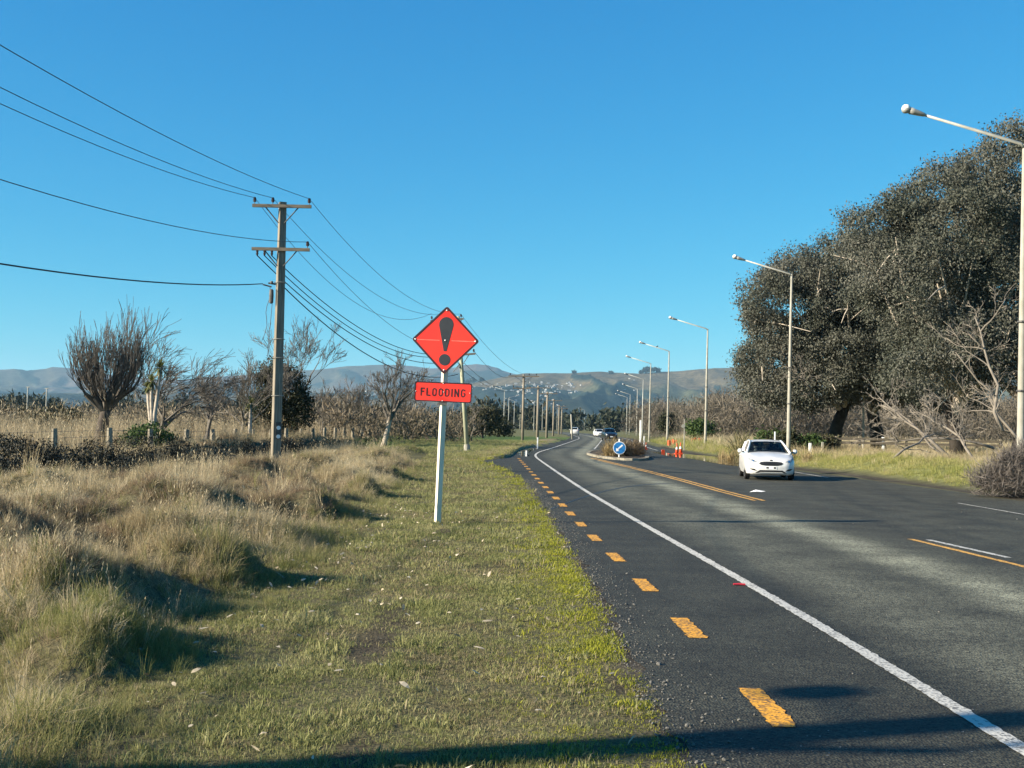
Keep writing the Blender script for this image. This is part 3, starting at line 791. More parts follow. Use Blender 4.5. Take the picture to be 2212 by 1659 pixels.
for k in range(3):
    mb = MB(); mb.tube([(-.12 - .2 * k, -.16, 5.2 - .1 * k), (-.1, -.1, 5.5)], .02, 4); mb.build('cable_bracket', M_STEELD, pol2)
P3 = (xat(1129, 132), 132.0, 0); H3 = at(1130, 809, 132).z
pol3 = pole(P3, H3, 'timber power pole with wide top crossarm beside the mown lawn', arms=[(H3 - .2, 1.7, 1.7, [-1.5, .6, 1.4]), (at(1130, 839, 132).z, 1.2, .8, [-1.1, .7])], square=False)
far_poles = [(1161, 833, 160, 'power pole with long crossarm, first one right of the lawn pole'), (1181, 846, 185, 'power pole second to the right of the lawn pole, by the road bend'), (1195, 862, 225, 'power pole third to the right of the lawn pole, far down the road'),
             (1207, 875, 275, 'bare topped power pole, left of the close far pair'), (1213, 880, 300, 'power pole with low crossarm, right of the close far pair')]
FP = []
for u, v, Y, lb in far_poles:
    b = at(u, 930, Y); Ht = at(u, v, Y).z
    rt = pole((b.x, Y, 0), Ht, lb, arms=[(Ht - .3, 1.6, 1.6, [-1.4, 1.4])], square=False, w=(.4, .3)); FP.append((b.x, Y, Ht))
b = at(1232, 930, 175)
pole((gnd(1232, 948)[0], 172, 0), 3.6, 'short pale leaning pole at the left edge of the far road', lean=(0, -4), mats=M_CONC, square=False, w=(.26, .2))

# wires
def wire(a, b, sag, r_, label, m_=M_WIRE, n=26, group='overhead wires'):
    a, b = Vector(a), Vector(b)
    mb = MB()
    pts = [a.lerp(b, k / n) - Vector((0, 0, 4 * sag * (k / n) * (1 - k / n))) for k in range(n + 1)]
    mb.tube(pts, r_, 5)
    return tag(mb.build('overhead_wire', m_, smooth_=True), label, 'wire', group)
yo1 = -.195
def on1(x, z): return (P1[0] + x, P1[1] + yo1, P1[2] + z)
def on0(x, z): return (P0[0] + x, P0[1] - .23, P0[2] + z)
def on2(x, z): return (P2[0] + x - math.sin(R(5.2)) * z, P2[1] - .18, P2[2] + z)
TOP = .29
wire(on0(1.02, 9.64), on1(1.02, A1 + TOP), .93, .011, 'thin top wire ending at the right insulator of the near pole, left side')
wire(on0(-.33, 9.64), on1(-.33, A1 + TOP), 1.08, .011, 'thin top wire ending at the middle insulator of the near pole, left side')
wire(on0(-1.0, 9.64), on1(-1.0, A1 + TOP), 1.13, .011, 'thin top wire ending at the left insulator of the near pole, left side')
wire(on0(1.0, 6.74), on1(1.0, A2 + TOP), 1.2, .011, 'thin wire to the lower crossarm of the near pole, left side')
wire(on0(.3, 4.9), on1(-.62, CB), .93, .019, 'thick black cable ending at a clamp on the near pole, left side', M_CABLE)
wire(on1(1.02, A1 + TOP), on2(.2, 8.6), 1.15, .010, 'thin top wire from right insulator of near pole to the leaning pole')
wire(on1(-.33, A1 + TOP), on2(-.7, 8.6), 1.35, .010, 'thin top wire from middle insulator of near pole to the leaning pole')
wire(on1(-1.0, A1 + TOP), on2(-1.65, 8.6), 1.9, .010, 'thin top wire from left insulator of near pole to the leaning pole')
wire(on1(1.0, A2 + TOP), on2(-.8, 6.35), .95, .010, 'thin wire from lower crossarm of near pole to the leaning pole')
wire(on1(-.85, A2 - .25), on2(-.75, 5.55), 1.3, .020, 'thick dark cable, lowest but one of the bundle to the leaning pole', M_CABLE)
wire(on1(-.58, A2 - .25), on2(-.6, 6.0), 1.35, .018, 'thick dark cable, second from top of the bundle to the leaning pole', M_CABLE)
wire(on1(-.31, A2 - .25), on2(-.4, 6.15), 1.28, .018, 'thick dark cable, topmost of the bundle to the leaning pole', M_CABLE)
wire(on1(-.05, CB + .1), on2(-.25, 4.8), 1.35, .022, 'thick dark cable, lowest of the bundle to the leaning pole', M_CABLE)
wire(on2(.2, 8.6), (P3[0] + 1.4, P3[1], H3), 1.2, .012, 'thin wire from the leaning pole to right end of the lawn pole')
for k, (xo, z0, z1) in enumerate([(.85, 6.3, -.15), (.2, 5.5, -1.4), (-.1, 5.2, -1.6)]):
    wire(on2(xo, z0), (P3[0] - 1.0 + .4 * k, P3[1], H3 + z1), .8, .014, ['upper', 'middle', 'lowest'][k] + ' of three dark cables from leaning pole down to the lawn pole', M_CABLE)
wire((P3[0] + .6, P3[1], H3), (FP[0][0] - 1.4, FP[0][1], FP[0][2]), .4, .013, 'far wire between the lawn pole and the next pole')
wire((FP[0][0] + 1.4, FP[0][1], FP[0][2]), (FP[1][0] + 1.4, FP[1][1], FP[1][2]), .4, .013, 'far wire between second and third poles beyond the lawn')

# ------------------------------------------------------------------ street lamps
def lamp(loc, H, label, arm=3.3, side=-1, tilt=(0, 0), group='tall street lamps along the road', full=True, rz=0):
    root = thing('street_lamp', loc, label, 'street lamp', group)
    root.rotation_euler = (R(tilt[0]), R(tilt[1]), R(rz))
    n = 12 if full else 8
    mb = MB(); mb.tube([(0, 0, -.4), (0, 0, 1.2), (0, 0, H * .55), (0, 0, H)], [.13, .122, .095, .06], n); mb.build('pole', M_CONC if full else M_STEEL, root, smooth_=True)
    if full:
        mb = MB(); mb.lathe([(.2, 0), (.2, .08), (.17, .1)], 12, (0, 0, 0)); mb.build('base_flange', M_STEEL, root)
        for z in (3.1, 5.2):
            mb = MB(); mb.lathe([(.14, -.03), (.155, -.02), (.155, .02), (.14, .03)], 12, (0, 0, z)); mb.build('band', M_STEELD, root)
    rise = arm * .27
    mb = MB(); mb.tube([(0, 0, H - .12), (side * .12, 0, H + .02), (side * (arm - .7), 0, H + rise * .8)], [.06, .05, .04], n); mb.build('arm', M_STEEL, root, smooth_=True)
    d = Vector((side * arm, 0, rise)).normalized()
    rot = Vector((0, 0, 1)).rotation_difference(d).to_matrix()
    c = Vector((side * (arm - .72), 0, H + rise * .8))
    mb = MB(); mb.lathe([(.04, 0), (.06, .06), (.08, .2), (.095, .36), (.11, .5)], 12, c, rot, sy=1.15); hd = mb.build('lamp_head', M_STEELD if not full else M_LAMPB, root, smooth_=True)
    cb = c + d * .62
    mb = MB(); mb.lathe([(.01, .15), (.08, .138), (.12, .09), (.14, .03), (.143, 0)], 12, cb, Matrix.Rotation(0, 3, 'X')); mb.build('lamp_cowl', M_LAMPW, hd, smooth_=True)
    mb = MB(); mb.lathe([(.14, 0), (.128, -.055), (.085, -.10), (.015, -.115)], 12, cb + Vector((0, 0, -.002))); mb.build('lamp_bowl', M_LAMPB, hd, smooth_=True)
    return root
HL = 10.7
RL = [(2204, 36, 'nearest street lamp, its pole cut by the right edge of the view'), (1702.5, 69, 'street lamp standing behind the white hatchback'), (1523.5, 105, 'third street lamp from the right, by the orange cones'),
      (1441, 136, 'fourth street lamp from the right, a bird sitting on its arm'), (1402, 163, 'fifth street lamp from the right'), (1386.5, 215, 'sixth street lamp from the right, in the far row'),
      (1374.5, 268, 'seventh street lamp from the right, in the far row'), (1359, 315, 'eighth street lamp from the right, in the far row'), (1352.5, 345, 'farthest left lamp of the right-hand row')]
LL = []
for u, Y, lb in RL:
    v = 943 if u > 2000 else 930
    x = at(u, {36: 1058, 69: 1000}.get(Y, 960), Y).x
    base = hz(x, Y)
    lamp((x, Y, base), HL - base + (.25 if Y == 69 else 0), lb, arm=3.75 if Y < 50 else 3.45, tilt=(0, .35), full=Y < 170)
    LL.append((x, Y, base))
lf = [(1088, 300, 'tall lamp left of the far poles, at the end of the lawn'), (1098, 380, 'second far lamp beyond the lawn'), (1110, 430, 'third far lamp beyond the lawn'), (1123, 514, 'far lamp just left of the lawn pole'), (1142, 590, 'small far lamp right of the lawn pole'),
      (1153, 430, 'far lamp beside the long crossarm pole'), (1171, 470, 'far lamp between two far power poles'), (1203, 560, 'far lamp near the close pair of poles'), (1262, 620, 'lone far lamp over the end of the road')]
for k, (u, Y, lb) in enumerate(lf):
    lamp((xat(u, Y), Y, 0), HL, lb, side=1 if k % 2 else -1, full=False, arm=3.2)
for u, v, Y, lb in [(57, 836, 150, 'thin pale post at the far left of the paddock'), (98, 839, 150, 'thin pale post second from the far left')]:
    x = xat(u, Y); t = thing('marker_pole', (x, Y, 0), lb, 'pole', 'thin posts in the left paddock')
    Hh = at(u, v, Y).z
    mb = MB(); mb.tube([(0, 0, -.3), (0, 0, Hh)], [.09, .07], 8); mb.build('shaft', M_STEEL, t); mb = MB(); mb.box((0, 0, Hh), (.5, .12, .1)); mb.build('cap', M_STEEL, t)
# bird on the fourth lamp arm
bx_, by_, bz_ = LL[3]
M_BIRD = mat('dark_plumage', (.03, .03, .035), (.06, .06, .06), 20, .8)
mb = MB(); mb.tube([(-.16, 0, .02), (-.05, 0, .06), (.06, 0, .12), (.11, 0, .19), (.15, 0, .20)], [.02, .06, .065, .045, .012], 8); mb.tube([(0, 0, -.02), (0, 0, .05)], .012, 4)
tag(mb.build('bird', M_BIRD, loc=(bx_ - 1.35, by_, HL + .385), smooth_=True), 'small dark bird perched on the fourth lamp arm', 'bird')

# ------------------------------------------------------------------ cars
def carpaint(name, col, metal=0.0):
    mt, nt, N, L, p = nodes(name)
    p.inputs['Base Color'].default_value = (*col, 1); p.inputs['Roughness'].default_value = .32; p.inputs['Metallic'].default_value = metal
    p.inputs['Coat Weight'].default_value = .6; p.inputs['Coat Roughness'].default_value = .06
    return mt
M_CWHITE = carpaint('white_car_paint', (.60, .60, .58)); M_CBLACK = carpaint('black_car_paint', (.006, .006, .007))
M_GLASS, nt, N, L, p = nodes('tinted_car_glass')
tr = N.new('ShaderNodeBsdfTransparent'); tr.inputs[0].default_value = (.30, .34, .34, 1)
gl = N.new('ShaderNodeBsdfGlossy'); gl.inputs['Roughness'].default_value = .03
ms = N.new('ShaderNodeMixShader'); ms.inputs[0].default_value = .055; L.new(tr.outputs[0], ms.inputs[1]); L.new(gl.outputs[0], ms.inputs[2]); L.new(ms.outputs[0], N['Material Output'].inputs['Surface'])
M_TRIM = mat('black_plastic_trim', (.012, .013, .014), (.02, .02, .022), 8, .45, .4)
M_RUBBER = mat('tyre_rubber', (.016, .016, .017), (.025, .025, .025), 9, .85)
M_ALLOY = mat('alloy_rim', (.55, .56, .57), None, rough=.3, metal=.7)
M_HEADL = mat('headlamp_lens', (.16, .175, .185), (.30, .32, .33), 9, .15, .6)
M_CHROME = mat('chrome', (.7, .71, .72), None, rough=.12, metal=1.0)
M_INT = mat('dark_cabin', (.02, .022, .026), (.03, .032, .036), 6, .8)
M_TAIL = mat('red_tail_lamp', (.45, .012, .01), None, rough=.2)
def loft(mb, secs, close=True):
    n = len(secs[0]); vs_, fs = [], []
    for s_ in secs: vs_ += s_
    for i in range(len(secs) - 1):
        for q in range(n - 1):
            fs.append((i * n + q, i * n + q + 1, i * n + n + q + 1, i * n + n + q))
        if close: fs.append((i * n + n - 1, i * n, i * n + n, i * n + n + n - 1))
    if close:
        fs.append(tuple(range(n - 1, -1, -1))); fs.append(tuple((len(secs) - 1) * n + q for q in range(n)))
    mb.add(vs_, fs)
def make_car(loc, rz, label, paint_, suv=False, group='cars on the road', driver=None, detail=True):
    root = thing('parked_car' if False else 'car', loc, label, 'car', group, rz)
    kz = 1.17 if suv else 1.0
    st = [(-2.17, .50, .33, .60), (-2.13, .66, .24, .70), (-2.04, .78, .20, .775), (-1.88, .855, .185, .83), (-1.55, .895, .18, .90), (-1.2, .908, .18, .955), (-.9, .912, .18, .995), (-.2, .912, .18, 1.005), (.8, .912, .18, 1.03), (1.5, .90, .18, 1.06), (1.9, .87, .20, 1.06), (2.1, .80, .28, 1.02), (2.18, .70, .38, .92)]
    secs = []
    for y, w, zb, zt in st:
        zb, zt = zb * kz, zt * kz
        mid = zb + (zt - zb) * .52
        half = [(0, zb), (.80 * w, zb), (.95 * w, zb + .05), (.985 * w, zb + .16), (1.0 * w, mid), (.992 * w, zb + (zt - zb) * .72), (.955 * w, zt - .07), (.90 * w, zt - .025), (.72 * w, zt + .004), (.40 * w, zt + .026), (0, zt + .034)]
        full_ = [Vector((x, y, z)) for x, z in half] + [Vector((-x, y, z)) for x, z in half[-2:0:-1]]
        secs.append(full_)
    mb = MB(); loft(mb, secs)
    body = mb.build('body', paint_, root, smooth_=True)
    # wheel arches
    WR = .325 * (1.1 if suv else 1)
    cm = MB()
    for sx in (-1, 1):
        for wy in (-1.28, 1.36):
            cm.lathe([(WR + .055, -.16), (WR + .055, .16)], 24, (sx * .87, wy, WR), Matrix.Rotation(R(90), 3, 'Y'))
    cut = cm.build('cutter', paint_)
    bo = body.modifiers.new('arches', 'BOOLEAN'); bo.operation = 'DIFFERENCE'; bo.object = cut; bo.solver = 'EXACT'
    dg = bpy.context.evaluated_depsgraph_get()
    nm = bpy.data.meshes.new_from_object(body.evaluated_get(dg))
    body.modifiers.clear(); old = body.data; body.data = nm; bpy.data.meshes.remove(old)
    bpy.data.objects.remove(cut)
    body.data.polygons.foreach_set('use_smooth', [True] * len(body.data.polygons))
    body.data.set_sharp_from_angle(angle=R(38))
    bvh = BVHTree.FromPolygons([v.co for v in body.data.vertices], [tuple(p_.vertices) for p_ in body.data.polygons])
    def decal(name, poly, m_, off_=.006, back=False, parent=body, sub=3, th=0):
        """outline in x,z laid over the nose (or tail) of the body"""
        import bmesh
        bm = bmesh.new()
        f = bm.faces.new([bm.verts.new((x, -3, z)) for x, z in poly])
        bmesh.ops.triangulate(bm, faces=[f])
        for _ in range(sub): bmesh.ops.subdivide_edges(bm, edges=bm.edges[:], cuts=1, use_grid_fill=True)
        bmesh.ops.triangulate(bm, faces=bm.faces[:])
        s_ = 1 if not back else -1
        for v in bm.verts:
            hit = bvh.ray_cast(Vector((v.co.x, -4 * s_, v.co.z)), Vector((0, s_, 0)))
            v.co.y = (hit[0].y - s_ * off_) if hit[0] is not None else -2.0 * s_
        me = bpy.data.meshes.new(name); bm.to_mesh(me); bm.free()
        me.materials.append(m_); o_ = bpy.data.objects.new(name, me); COL.objects.link(o_); o_.parent = parent
        return o_
    def mir(poly): return [(-x, z) for x, z in poly][::-1]
    k = kz
    decal('grille', [(x, z * k) for x, z in [(-.44, .615), (-.36, .555), (-.2, .53), (.2, .53), (.36, .555), (.44, .615), (.36, .665), (.2, .68), (-.2, .68), (-.36, .665)]], M_TRIM)
    hl = [(x, z * k) for x, z in [(.50, .675), (.60, .645), (.73, .675), (.81, .75), (.845, .83), (.74, .79), (.60, .735)]]
    for pl_ in (hl, mir(hl)):
        a = decal('headlight', pl_, M_HEADL, .008)
        cx_ = .64 if pl_ is hl else -.64
        decal('projector', circ(cx_, .70 * k, .035, 10), M_CHROME, .012, parent=a, sub=1)
    fg = [(x, z * k) for x, z in [(.50, .335), (.68, .36), (.78, .43), (.60, .415)]]
    for pl_ in (fg, mir(fg)): decal('fog_light', pl_, M_TRIM)
    decal('lower_grille', [(x, z * k) for x, z in [(-.56, .265), (.56, .265), (.40, .37), (-.40, .37)]], M_TRIM)
    decal('bumper_blade', [(x, z * k) for x, z in [(-.46, .272), (.46, .272), (.38, .30), (-.38, .30)]], paint_, .016)
    pl = decal('number_plate', [(x, z * k) for x, z in [(-.20, .40), (.20, .40), (.20, .505), (-.20, .505)]], M_SIGNW, .014)
    if detail:
        for cx_ in (-.13, .13): decal('plate_characters', [(x + cx_, z * k) for x, z in [(-.045, .425), (.045, .425), (.045, .485), (-.045, .485)]], M_TRIM, .017, parent=pl, sub=1)  # dark blocks for the blurred plate characters
        decal('emblem', [(x, z * k) for x, z in circ(0, .73, .055, 12, .022)], M_TRIM, .012)
    for pl_ in ([(.55, .80), (.78, .80), (.80, .93), (.60, .93)],):
        q = [(x, z * k) for x, z in pl_]
        for w_ in (q, mir(q)): decal('tail_light', w_, M_TAIL, .008, back=True)
    # greenhouse
    gs = [(-1.02, .80, .985, .985), (-.55, .765, 1.0, 1.215), (-.10, .745, 1.005, 1.385), (.05, .742, 1.005, 1.415), (.45, .745, 1.01, 1.45), (1.1, .74, 1.03, 1.43), (1.55, .72, 1.05, 1.375), (1.80, .69, 1.055, 1.245), (2.0, .66, 1.06, 1.065)]
    secs = []
    for y, w, zb, zt in gs:
        zb, zt = zb * k - .02, zt * k
        q = min(1, (zt - zb) / (.43 * k))
        tw = w - .15 * q
        secs.append([Vector((w, y, zb)), Vector((w - (w - tw) * .55, y, zb + (zt - zb) * .55)), Vector((tw, y, zt - .035 * q)), Vector((tw * .7, y, zt - .006)), Vector((0, y, zt + .006)), Vector((-tw * .7, y, zt - .006)), Vector((-tw, y, zt - .035 * q)), Vector((-w + (w - tw) * .55, y, zb + (zt - zb) * .55)), Vector((-w, y, zb))])
    mb = MB(); loft(mb, secs[:4], close=False); mb.build('windscreen', M_GLASS, root, smooth_=True)
    mb = MB()
    for i in range(3, 8):
        for a_, b_ in ((0, 2), (6, 8)):
            n0 = secs[i][a_:b_ + 1]; n1 = secs[i + 1][a_:b_ + 1]
            loft(mb, [n0, n1], close=False)
    mb.build('side_window', M_GLASS, root, smooth_=True)
    mb = MB(); loft(mb, [secs[i][2:7] for i in (6, 7, 8)], close=False); mb.build('rear_window', M_GLASS, root, smooth_=True)
    mb = MB(); loft(mb, [[p_ + Vector((0, 0, .007)) for p_ in secs[i][2:7]] for i in (2, 3, 4, 5, 6)], close=False); mb.build('roof', paint_, root, smooth_=True)
    for sgn in (2, 6):
        o2 = 0 if sgn == 2 else 8
        sx = 1 if sgn == 2 else -1
        mb = MB(); mb.tube([secs[0][o2] + Vector((0, -.02, .0)), secs[1][sgn], secs[2][sgn], secs[3][sgn], secs[4][sgn], secs[5][sgn], secs[6][sgn], secs[7][sgn], secs[8][sgn]], [.05, .045, .042, .04, .04, .04, .05, .05, .04], 8); mb.build('pillar', paint_, root, smooth_=True)
        for yy in (.42, 1.45):
            i0 = 4 if yy < 1 else 6
            mb = MB(); mb.tube([secs[i0][o2] + Vector((.008 * sx, 0, 0)), secs[i0][sgn] + Vector((.008 * sx, 0, 0))], .045 if yy < 1 else .09, 6); mb.build('door_pillar', M_TRIM if yy < 1 else paint_, root)
        mx_ = sx * 1.0
        mb = MB(); mb.lathe([(.02, -.10), (.065, -.085), (.085, -.02), (.08, .05), (.025, .075)], 10, (mx_, -.62, 1.03 * k), Matrix.Rotation(R(90) * -sx, 3, 'Y') , sy=.75); mi_ = mb.build('wing_mirror', paint_, root, smooth_=True)
        mb = MB(); mb.tube([(sx * .86, -.62, .985 * k), (sx * .95, -.62, 1.0 * k)], .03, 6); mb.build('mirror_stalk', M_TRIM, mi_)
        if detail:
            for y0_, y1_ in ((-.62, .42), (.45, 1.2)):
                mb = MB(); mb.box((sx * .925, y1_ - .12, .86 * k), (.03, .16, .03)); mb.build('door_handle', paint_, root)
    for sx in (-1, 1):
        for wy in (-1.28, 1.36):
            wroot = bpy.data.objects.new('wheel', None); COL.objects.link(wroot); wroot.parent = root; wroot.location = (sx * .80, wy, WR)
            rotm = Matrix.Rotation(R(90) * sx, 3, 'Y')
            mb = MB(); mb.lathe([(WR * .66, -.09), (WR * .93, -.095), (WR, -.06), (WR, .06), (WR * .93, .095), (WR * .66, .09)], 24, (0, 0, 0), rotm); mb.build('tyre', M_RUBBER, wroot, smooth_=False)
            mb = MB(); mb.lathe([(WR * .67, .0), (WR * .67, .092), (WR * .60, .088), (WR * .56, .06), (.06, .075), (.03, .08)], 20, (0, 0, 0), rotm)
            mb.build('rim', M_ALLOY, wroot)
    # cabin
    mb = MB(); mb.box((0, -.75, .93 * k), (1.45, .4, .12)); mb.build('dashboard', M_INT, root)
    for sx in (-.37, .37):
        for yy in (.25, 1.2):
            mb = MB(); mb.box((sx, yy, .85 * k), (.48, .16, .56), Matrix.Rotation(R(-14), 3, 'X'), bev=.04); st_ = mb.build('seat', M_INT, root)
            mb = MB(); mb.box((sx, yy + .1, 1.21 * k), (.25, .1, .17), bev=.03); mb.build('headrest', M_INT, st_)
    if detail:
        mb = MB(); mb.tube([(-.37 + .18 * math.cos(t), -.42, .98 + .17 * math.sin(t)) for t in np.linspace(0, 6.283, 17)], .016, 6); mb.build('steering_wheel', M_TRIM, root)
        mb = MB(); mb.box((0, -.30, 1.31), (.22, .03, .06), bev=.008); mb.build('rear_view_mirror', M_TRIM, root)
        for a_, b_ in (((-.55, -.98), (.02, -.86)), ((.05, -1.0), (.6, -.84))):
            mb = MB(); mb.tube([(a_[0], a_[1], 1.0), (b_[0], b_[1], 1.055)], .010, 4); mb.build('wiper', M_TRIM, root)
    return root
make_car((9.72, 45.35, .008), R(-7), 'white hatchback driving towards the viewer in the right-hand lane', M_CWHITE)
make_car((gnd(1321, 952)[0], 168, .008), R(4), 'black four-wheel drive with headlights facing us beyond the traffic island', M_CBLACK, suv=True, detail=False)
make_car((xat(1294.5, 231), 231, .008), R(6), 'white car following behind the black four-wheel drive', M_CWHITE, detail=False)
make_car((xat(1241.5, 254), 254, .008), R(180 - 3), 'white car driving away in the far left lane', M_CWHITE, suv=True, detail=False)
# driver of the white hatchback: one skinned body, seated, hands towards the wheel
M_SKIN = mat('skin', (.45, .27, .19), (.40, .23, .16), 6, .6); M_HAIR = mat('brown_hair', (.05, .03, .02), None); M_SHIRT = mat('pale_shirt', (.5, .49, .46), (.42, .41, .4), 6, .8)
jv = [((0, .05, .52), .15), ((0, .12, .72), .15), ((0, .16, .92), .15), ((0, .15, 1.04), .07), ((0, .12, 1.12), .055), ((0, .10, 1.20), .095), ((0, .09, 1.29), .085),
      ((-.19, .14, .99), .065), ((-.24, -.06, .82), .05), ((-.16, -.33, .99), .035), ((.19, .14, .99), .065), ((.24, -.06, .82), .05), ((.16, -.33, .99), .035),
      ((-.10, -.30, .50), .085), ((-.11, -.62, .34), .06), ((.10, -.30, .50), .085), ((.11, -.62, .34), .06)]
je = [(0, 1), (1, 2), (2, 3), (3, 4), (4, 5), (5, 6), (2, 7), (7, 8), (8, 9), (2, 10), (10, 11), (11, 12), (0, 13), (13, 14), (0, 15), (15, 16)]
me = bpy.data.meshes.new('person'); me.from_pydata([j[0] for j in jv], je, []); me.materials.append(M_SHIRT); me.materials.append(M_SKIN)
person = bpy.data.objects.new('person', me); COL.objects.link(person)
person.modifiers.new('skin', 'SKIN'); sv_ = me.skin_vertices[0].data
for i, j in enumerate(jv): sv_[i].radius = (j[1], j[1] * .9)
sv_[0].use_root = True
ssm = person.modifiers.new('sub', 'SUBSURF'); ssm.levels = 1; ssm.render_levels = 2
ca_, sa_ = math.cos(R(-7)), math.sin(R(-7))
person.location = (9.72 + ca_ * -.37 - sa_ * .1, 45.35 + sa_ * -.37 + ca_ * .1, 0); person.rotation_euler = (0, 0, R(-7))
tag(person, 'person in a pale top seated at the wheel of the white hatchback', 'person')
mb = MB(); mb.lathe([(.02, .13), (.08, .11), (.105, .04), (.10, -.04), (.07, -.1)], 12, (0, .125, 1.265), sy=1.1); mb.build('hair', M_HAIR, person, smooth_=True)

# ------------------------------------------------------------------ traffic island, keep-left sign, cones, posts
M_KERB = mat('worn_kerb_concrete', (.25, .23, .18), (.16, .148, .118), 2.5, .9, .2, bump=.4, bscale=20)
M_DIRT = mat('island_dirt', (.085, .068, .048), (.05, .04, .03), 2, .95, .1, bump=.6, bscale=12)
isl = thing('traffic_island', (6.7, 78, 0), 'raised traffic island with worn kerb and dry tussocks in mid road', 'traffic island')
IP = []
for k in range(36):
    t = 2 * math.pi * k / 36
    s_, c_ = math.sin(t), math.cos(t)
    IP.append((1.75 * math.copysign(abs(c_) ** .6, c_) * (1 if s_ > 0 else 1 - .35 * s_ ** 4), 12.5 * math.copysign(abs(s_) ** .85, s_)))
IP = [(x + .09 * max(0, y) - (.75 if False else 0), y) for x, y in IP]
mb = MB(); mb.add([(x * .88, y * .97, .11) for x, y in IP], [tuple(range(36))]); mb.build('bed', M_DIRT, isl)
for k in range(36):
    (x0, y0), (x1, y1) = IP[k], IP[(k + 1) % 36]
    g = .02
    p0_ = (x0 + (x1 - x0) * g, y0 + (y1 - y0) * g); p1_ = (x1 - (x1 - x0) * g, y1 - (y1 - y0) * g)
    mb = MB()
    q = [p0_, p1_, (p1_[0] * .87, p1_[1] * .968), (p0_[0] * .87, p0_[1] * .968)]
    mb.add([(x, y, -.02) for x, y in q] + [(x * (.99 if i < 2 else 1), y * (.998 if i < 2 else 1), .135) for i, (x, y) in enumerate(q)], [(0, 1, 5, 4), (1, 2, 6, 5), (2, 3, 7, 6), (3, 0, 4, 7), (4, 5, 6, 7)])
    mb.build('kerb_stone', M_KERB, isl)
kx, ky = 6.25, 68.5
kl = thing('keep_left_sign', (kx, ky, .11), 'round blue sign with white arrow pointing down left on the traffic island', 'road sign')
mb = MB(); mb.tube([(0, .05, -.2), (0, .05, 1.05)], .04, 8); mb.build('post', M_REFW, kl)
dz_ = at(1333, 967.5, ky).z - .11
mb = MB(); mb.prism(circ(0, dz_, .37, 32), -.02, -.005); kd = mb.build('disc', M_SIGNW, kl)
mb = MB(); mb.prism(circ(0, dz_, .335, 32), -.027, -.021); mb.build('blue_face', M_BLUE, kd)
ar = [(-.2, -.2), (-.02, -.17), (-.075, -.115), (.21, .14), (.15, .205), (-.13, -.05), (-.175, .0)]
mb = MB(); mb.prism([(x, z + dz_) for x, z in ar], -.034, -.028); mb.build('arrow', M_SIGNW, kd)
def cone(u, v, label, H=.9, lay=None):
    x, y = gnd(u, v)
    c = thing('traffic_cone', (x, y, .012), label, 'traffic cone', 'orange cones by the flooded kerb')
    w = .19 * H / .9
    mb = MB(); mb.box((0, 0, .02), (w * 2.1, w * 2.1, .04), bev=.03); mb.build('base', M_ORANGE if lay is None else M_ORANGE, c)
    mb = MB(); mb.lathe([(w * .72, .04), (w * .50, H * .40), (w * .36, H * .62), (w * .14, H), (w * .10, H)], 14, (0, 0, 0)); mb.build('cone_body', M_ORANGE, c, smooth_=True)
    mb = MB(); mb.lathe([(w * .505, H * .42), (w * .385, H * .62)], 14, (0, 0, 0)); mb.build('reflective_collar', M_REFW, c)
    if lay is not None:
        c.rotation_euler = lay; c.location.z = .012 + w * 1.0
    return c
cone(1462, 980.5, 'tall orange cone in the flood water, left one of the close pair', .78)
cone(1470, 980.0, 'tall orange cone in the flood water, right one of the close pair', .82)
cone(1395.5, 971, 'single orange cone standing left of the close pair', .62)
cone(1432.7, 979, 'toppled orange cone lying with its square base towards us', .55, (R(-82), 0, R(8)))
def marker(u, v, Y, hgt, label, name='marker_post', cat='post', disc=None, w=.1, m_=M_SIGNW):
    x = at(u, v, Y).x
    t = thing(name, (x, Y, hz(x, Y)), label, cat)
    mb = MB(); mb.box((0, 0, hgt / 2 - .1), (w, w * .6, hgt + .2), bev=w * .12); mb.build('post', m_, t)
    if disc:
        mb = MB(); mb.prism(circ(-.1, hgt * disc, .16, 14), -w * .5 - .03, -w * .5 - .005); mb.build('back_plate', M_STEEL, t)
    else:
        mb = MB(); mb.box((0, 0, hgt + .012), (w * .8, w * .45, .02)); mb.build('cap', M_STEEL, t)
    return t
marker(1478, 950, 100, 2.6, 'tall thin pale post with small plate right of the cone pair', disc=.78, m_=M_CONC)
marker(1383, 950, 150, 2.8, 'short white post between two far lamps on the right', w=.2)
marker(1674, 940, 62, 1.75, 'thin white marker post behind the hatchback roof', w=.07)
marker(1391, 965, 120, 1.0, 'low white edge post near the single cone')
marker(1161, 968, 95, .9, 'white edge post at the left kerb of the bend')
marker(1137, 982, 70, .35, 'small white stub beside the yellow dashes at the bend', w=.09)
# light post under the gum trees
x = xat(1865, 78); t = thing('park_lamp', (x, 78, hz(x, 78)), 'short white lamp post under the gum trees', 'lamp post')
hh = at(1865, 858, 78).z - hz(x, 78)
mb = MB(); mb.tube([(0, 0, -.3), (0, 0, hh)], [.075, .06], 8); mb.build('post', M_CONC, t); mb = MB(); mb.lathe([(.06, 0), (.22, .05), (.25, .1), (.1, .18)], 10, (0, 0, hh)); mb.build('lamp_head', M_LAMPW, t)
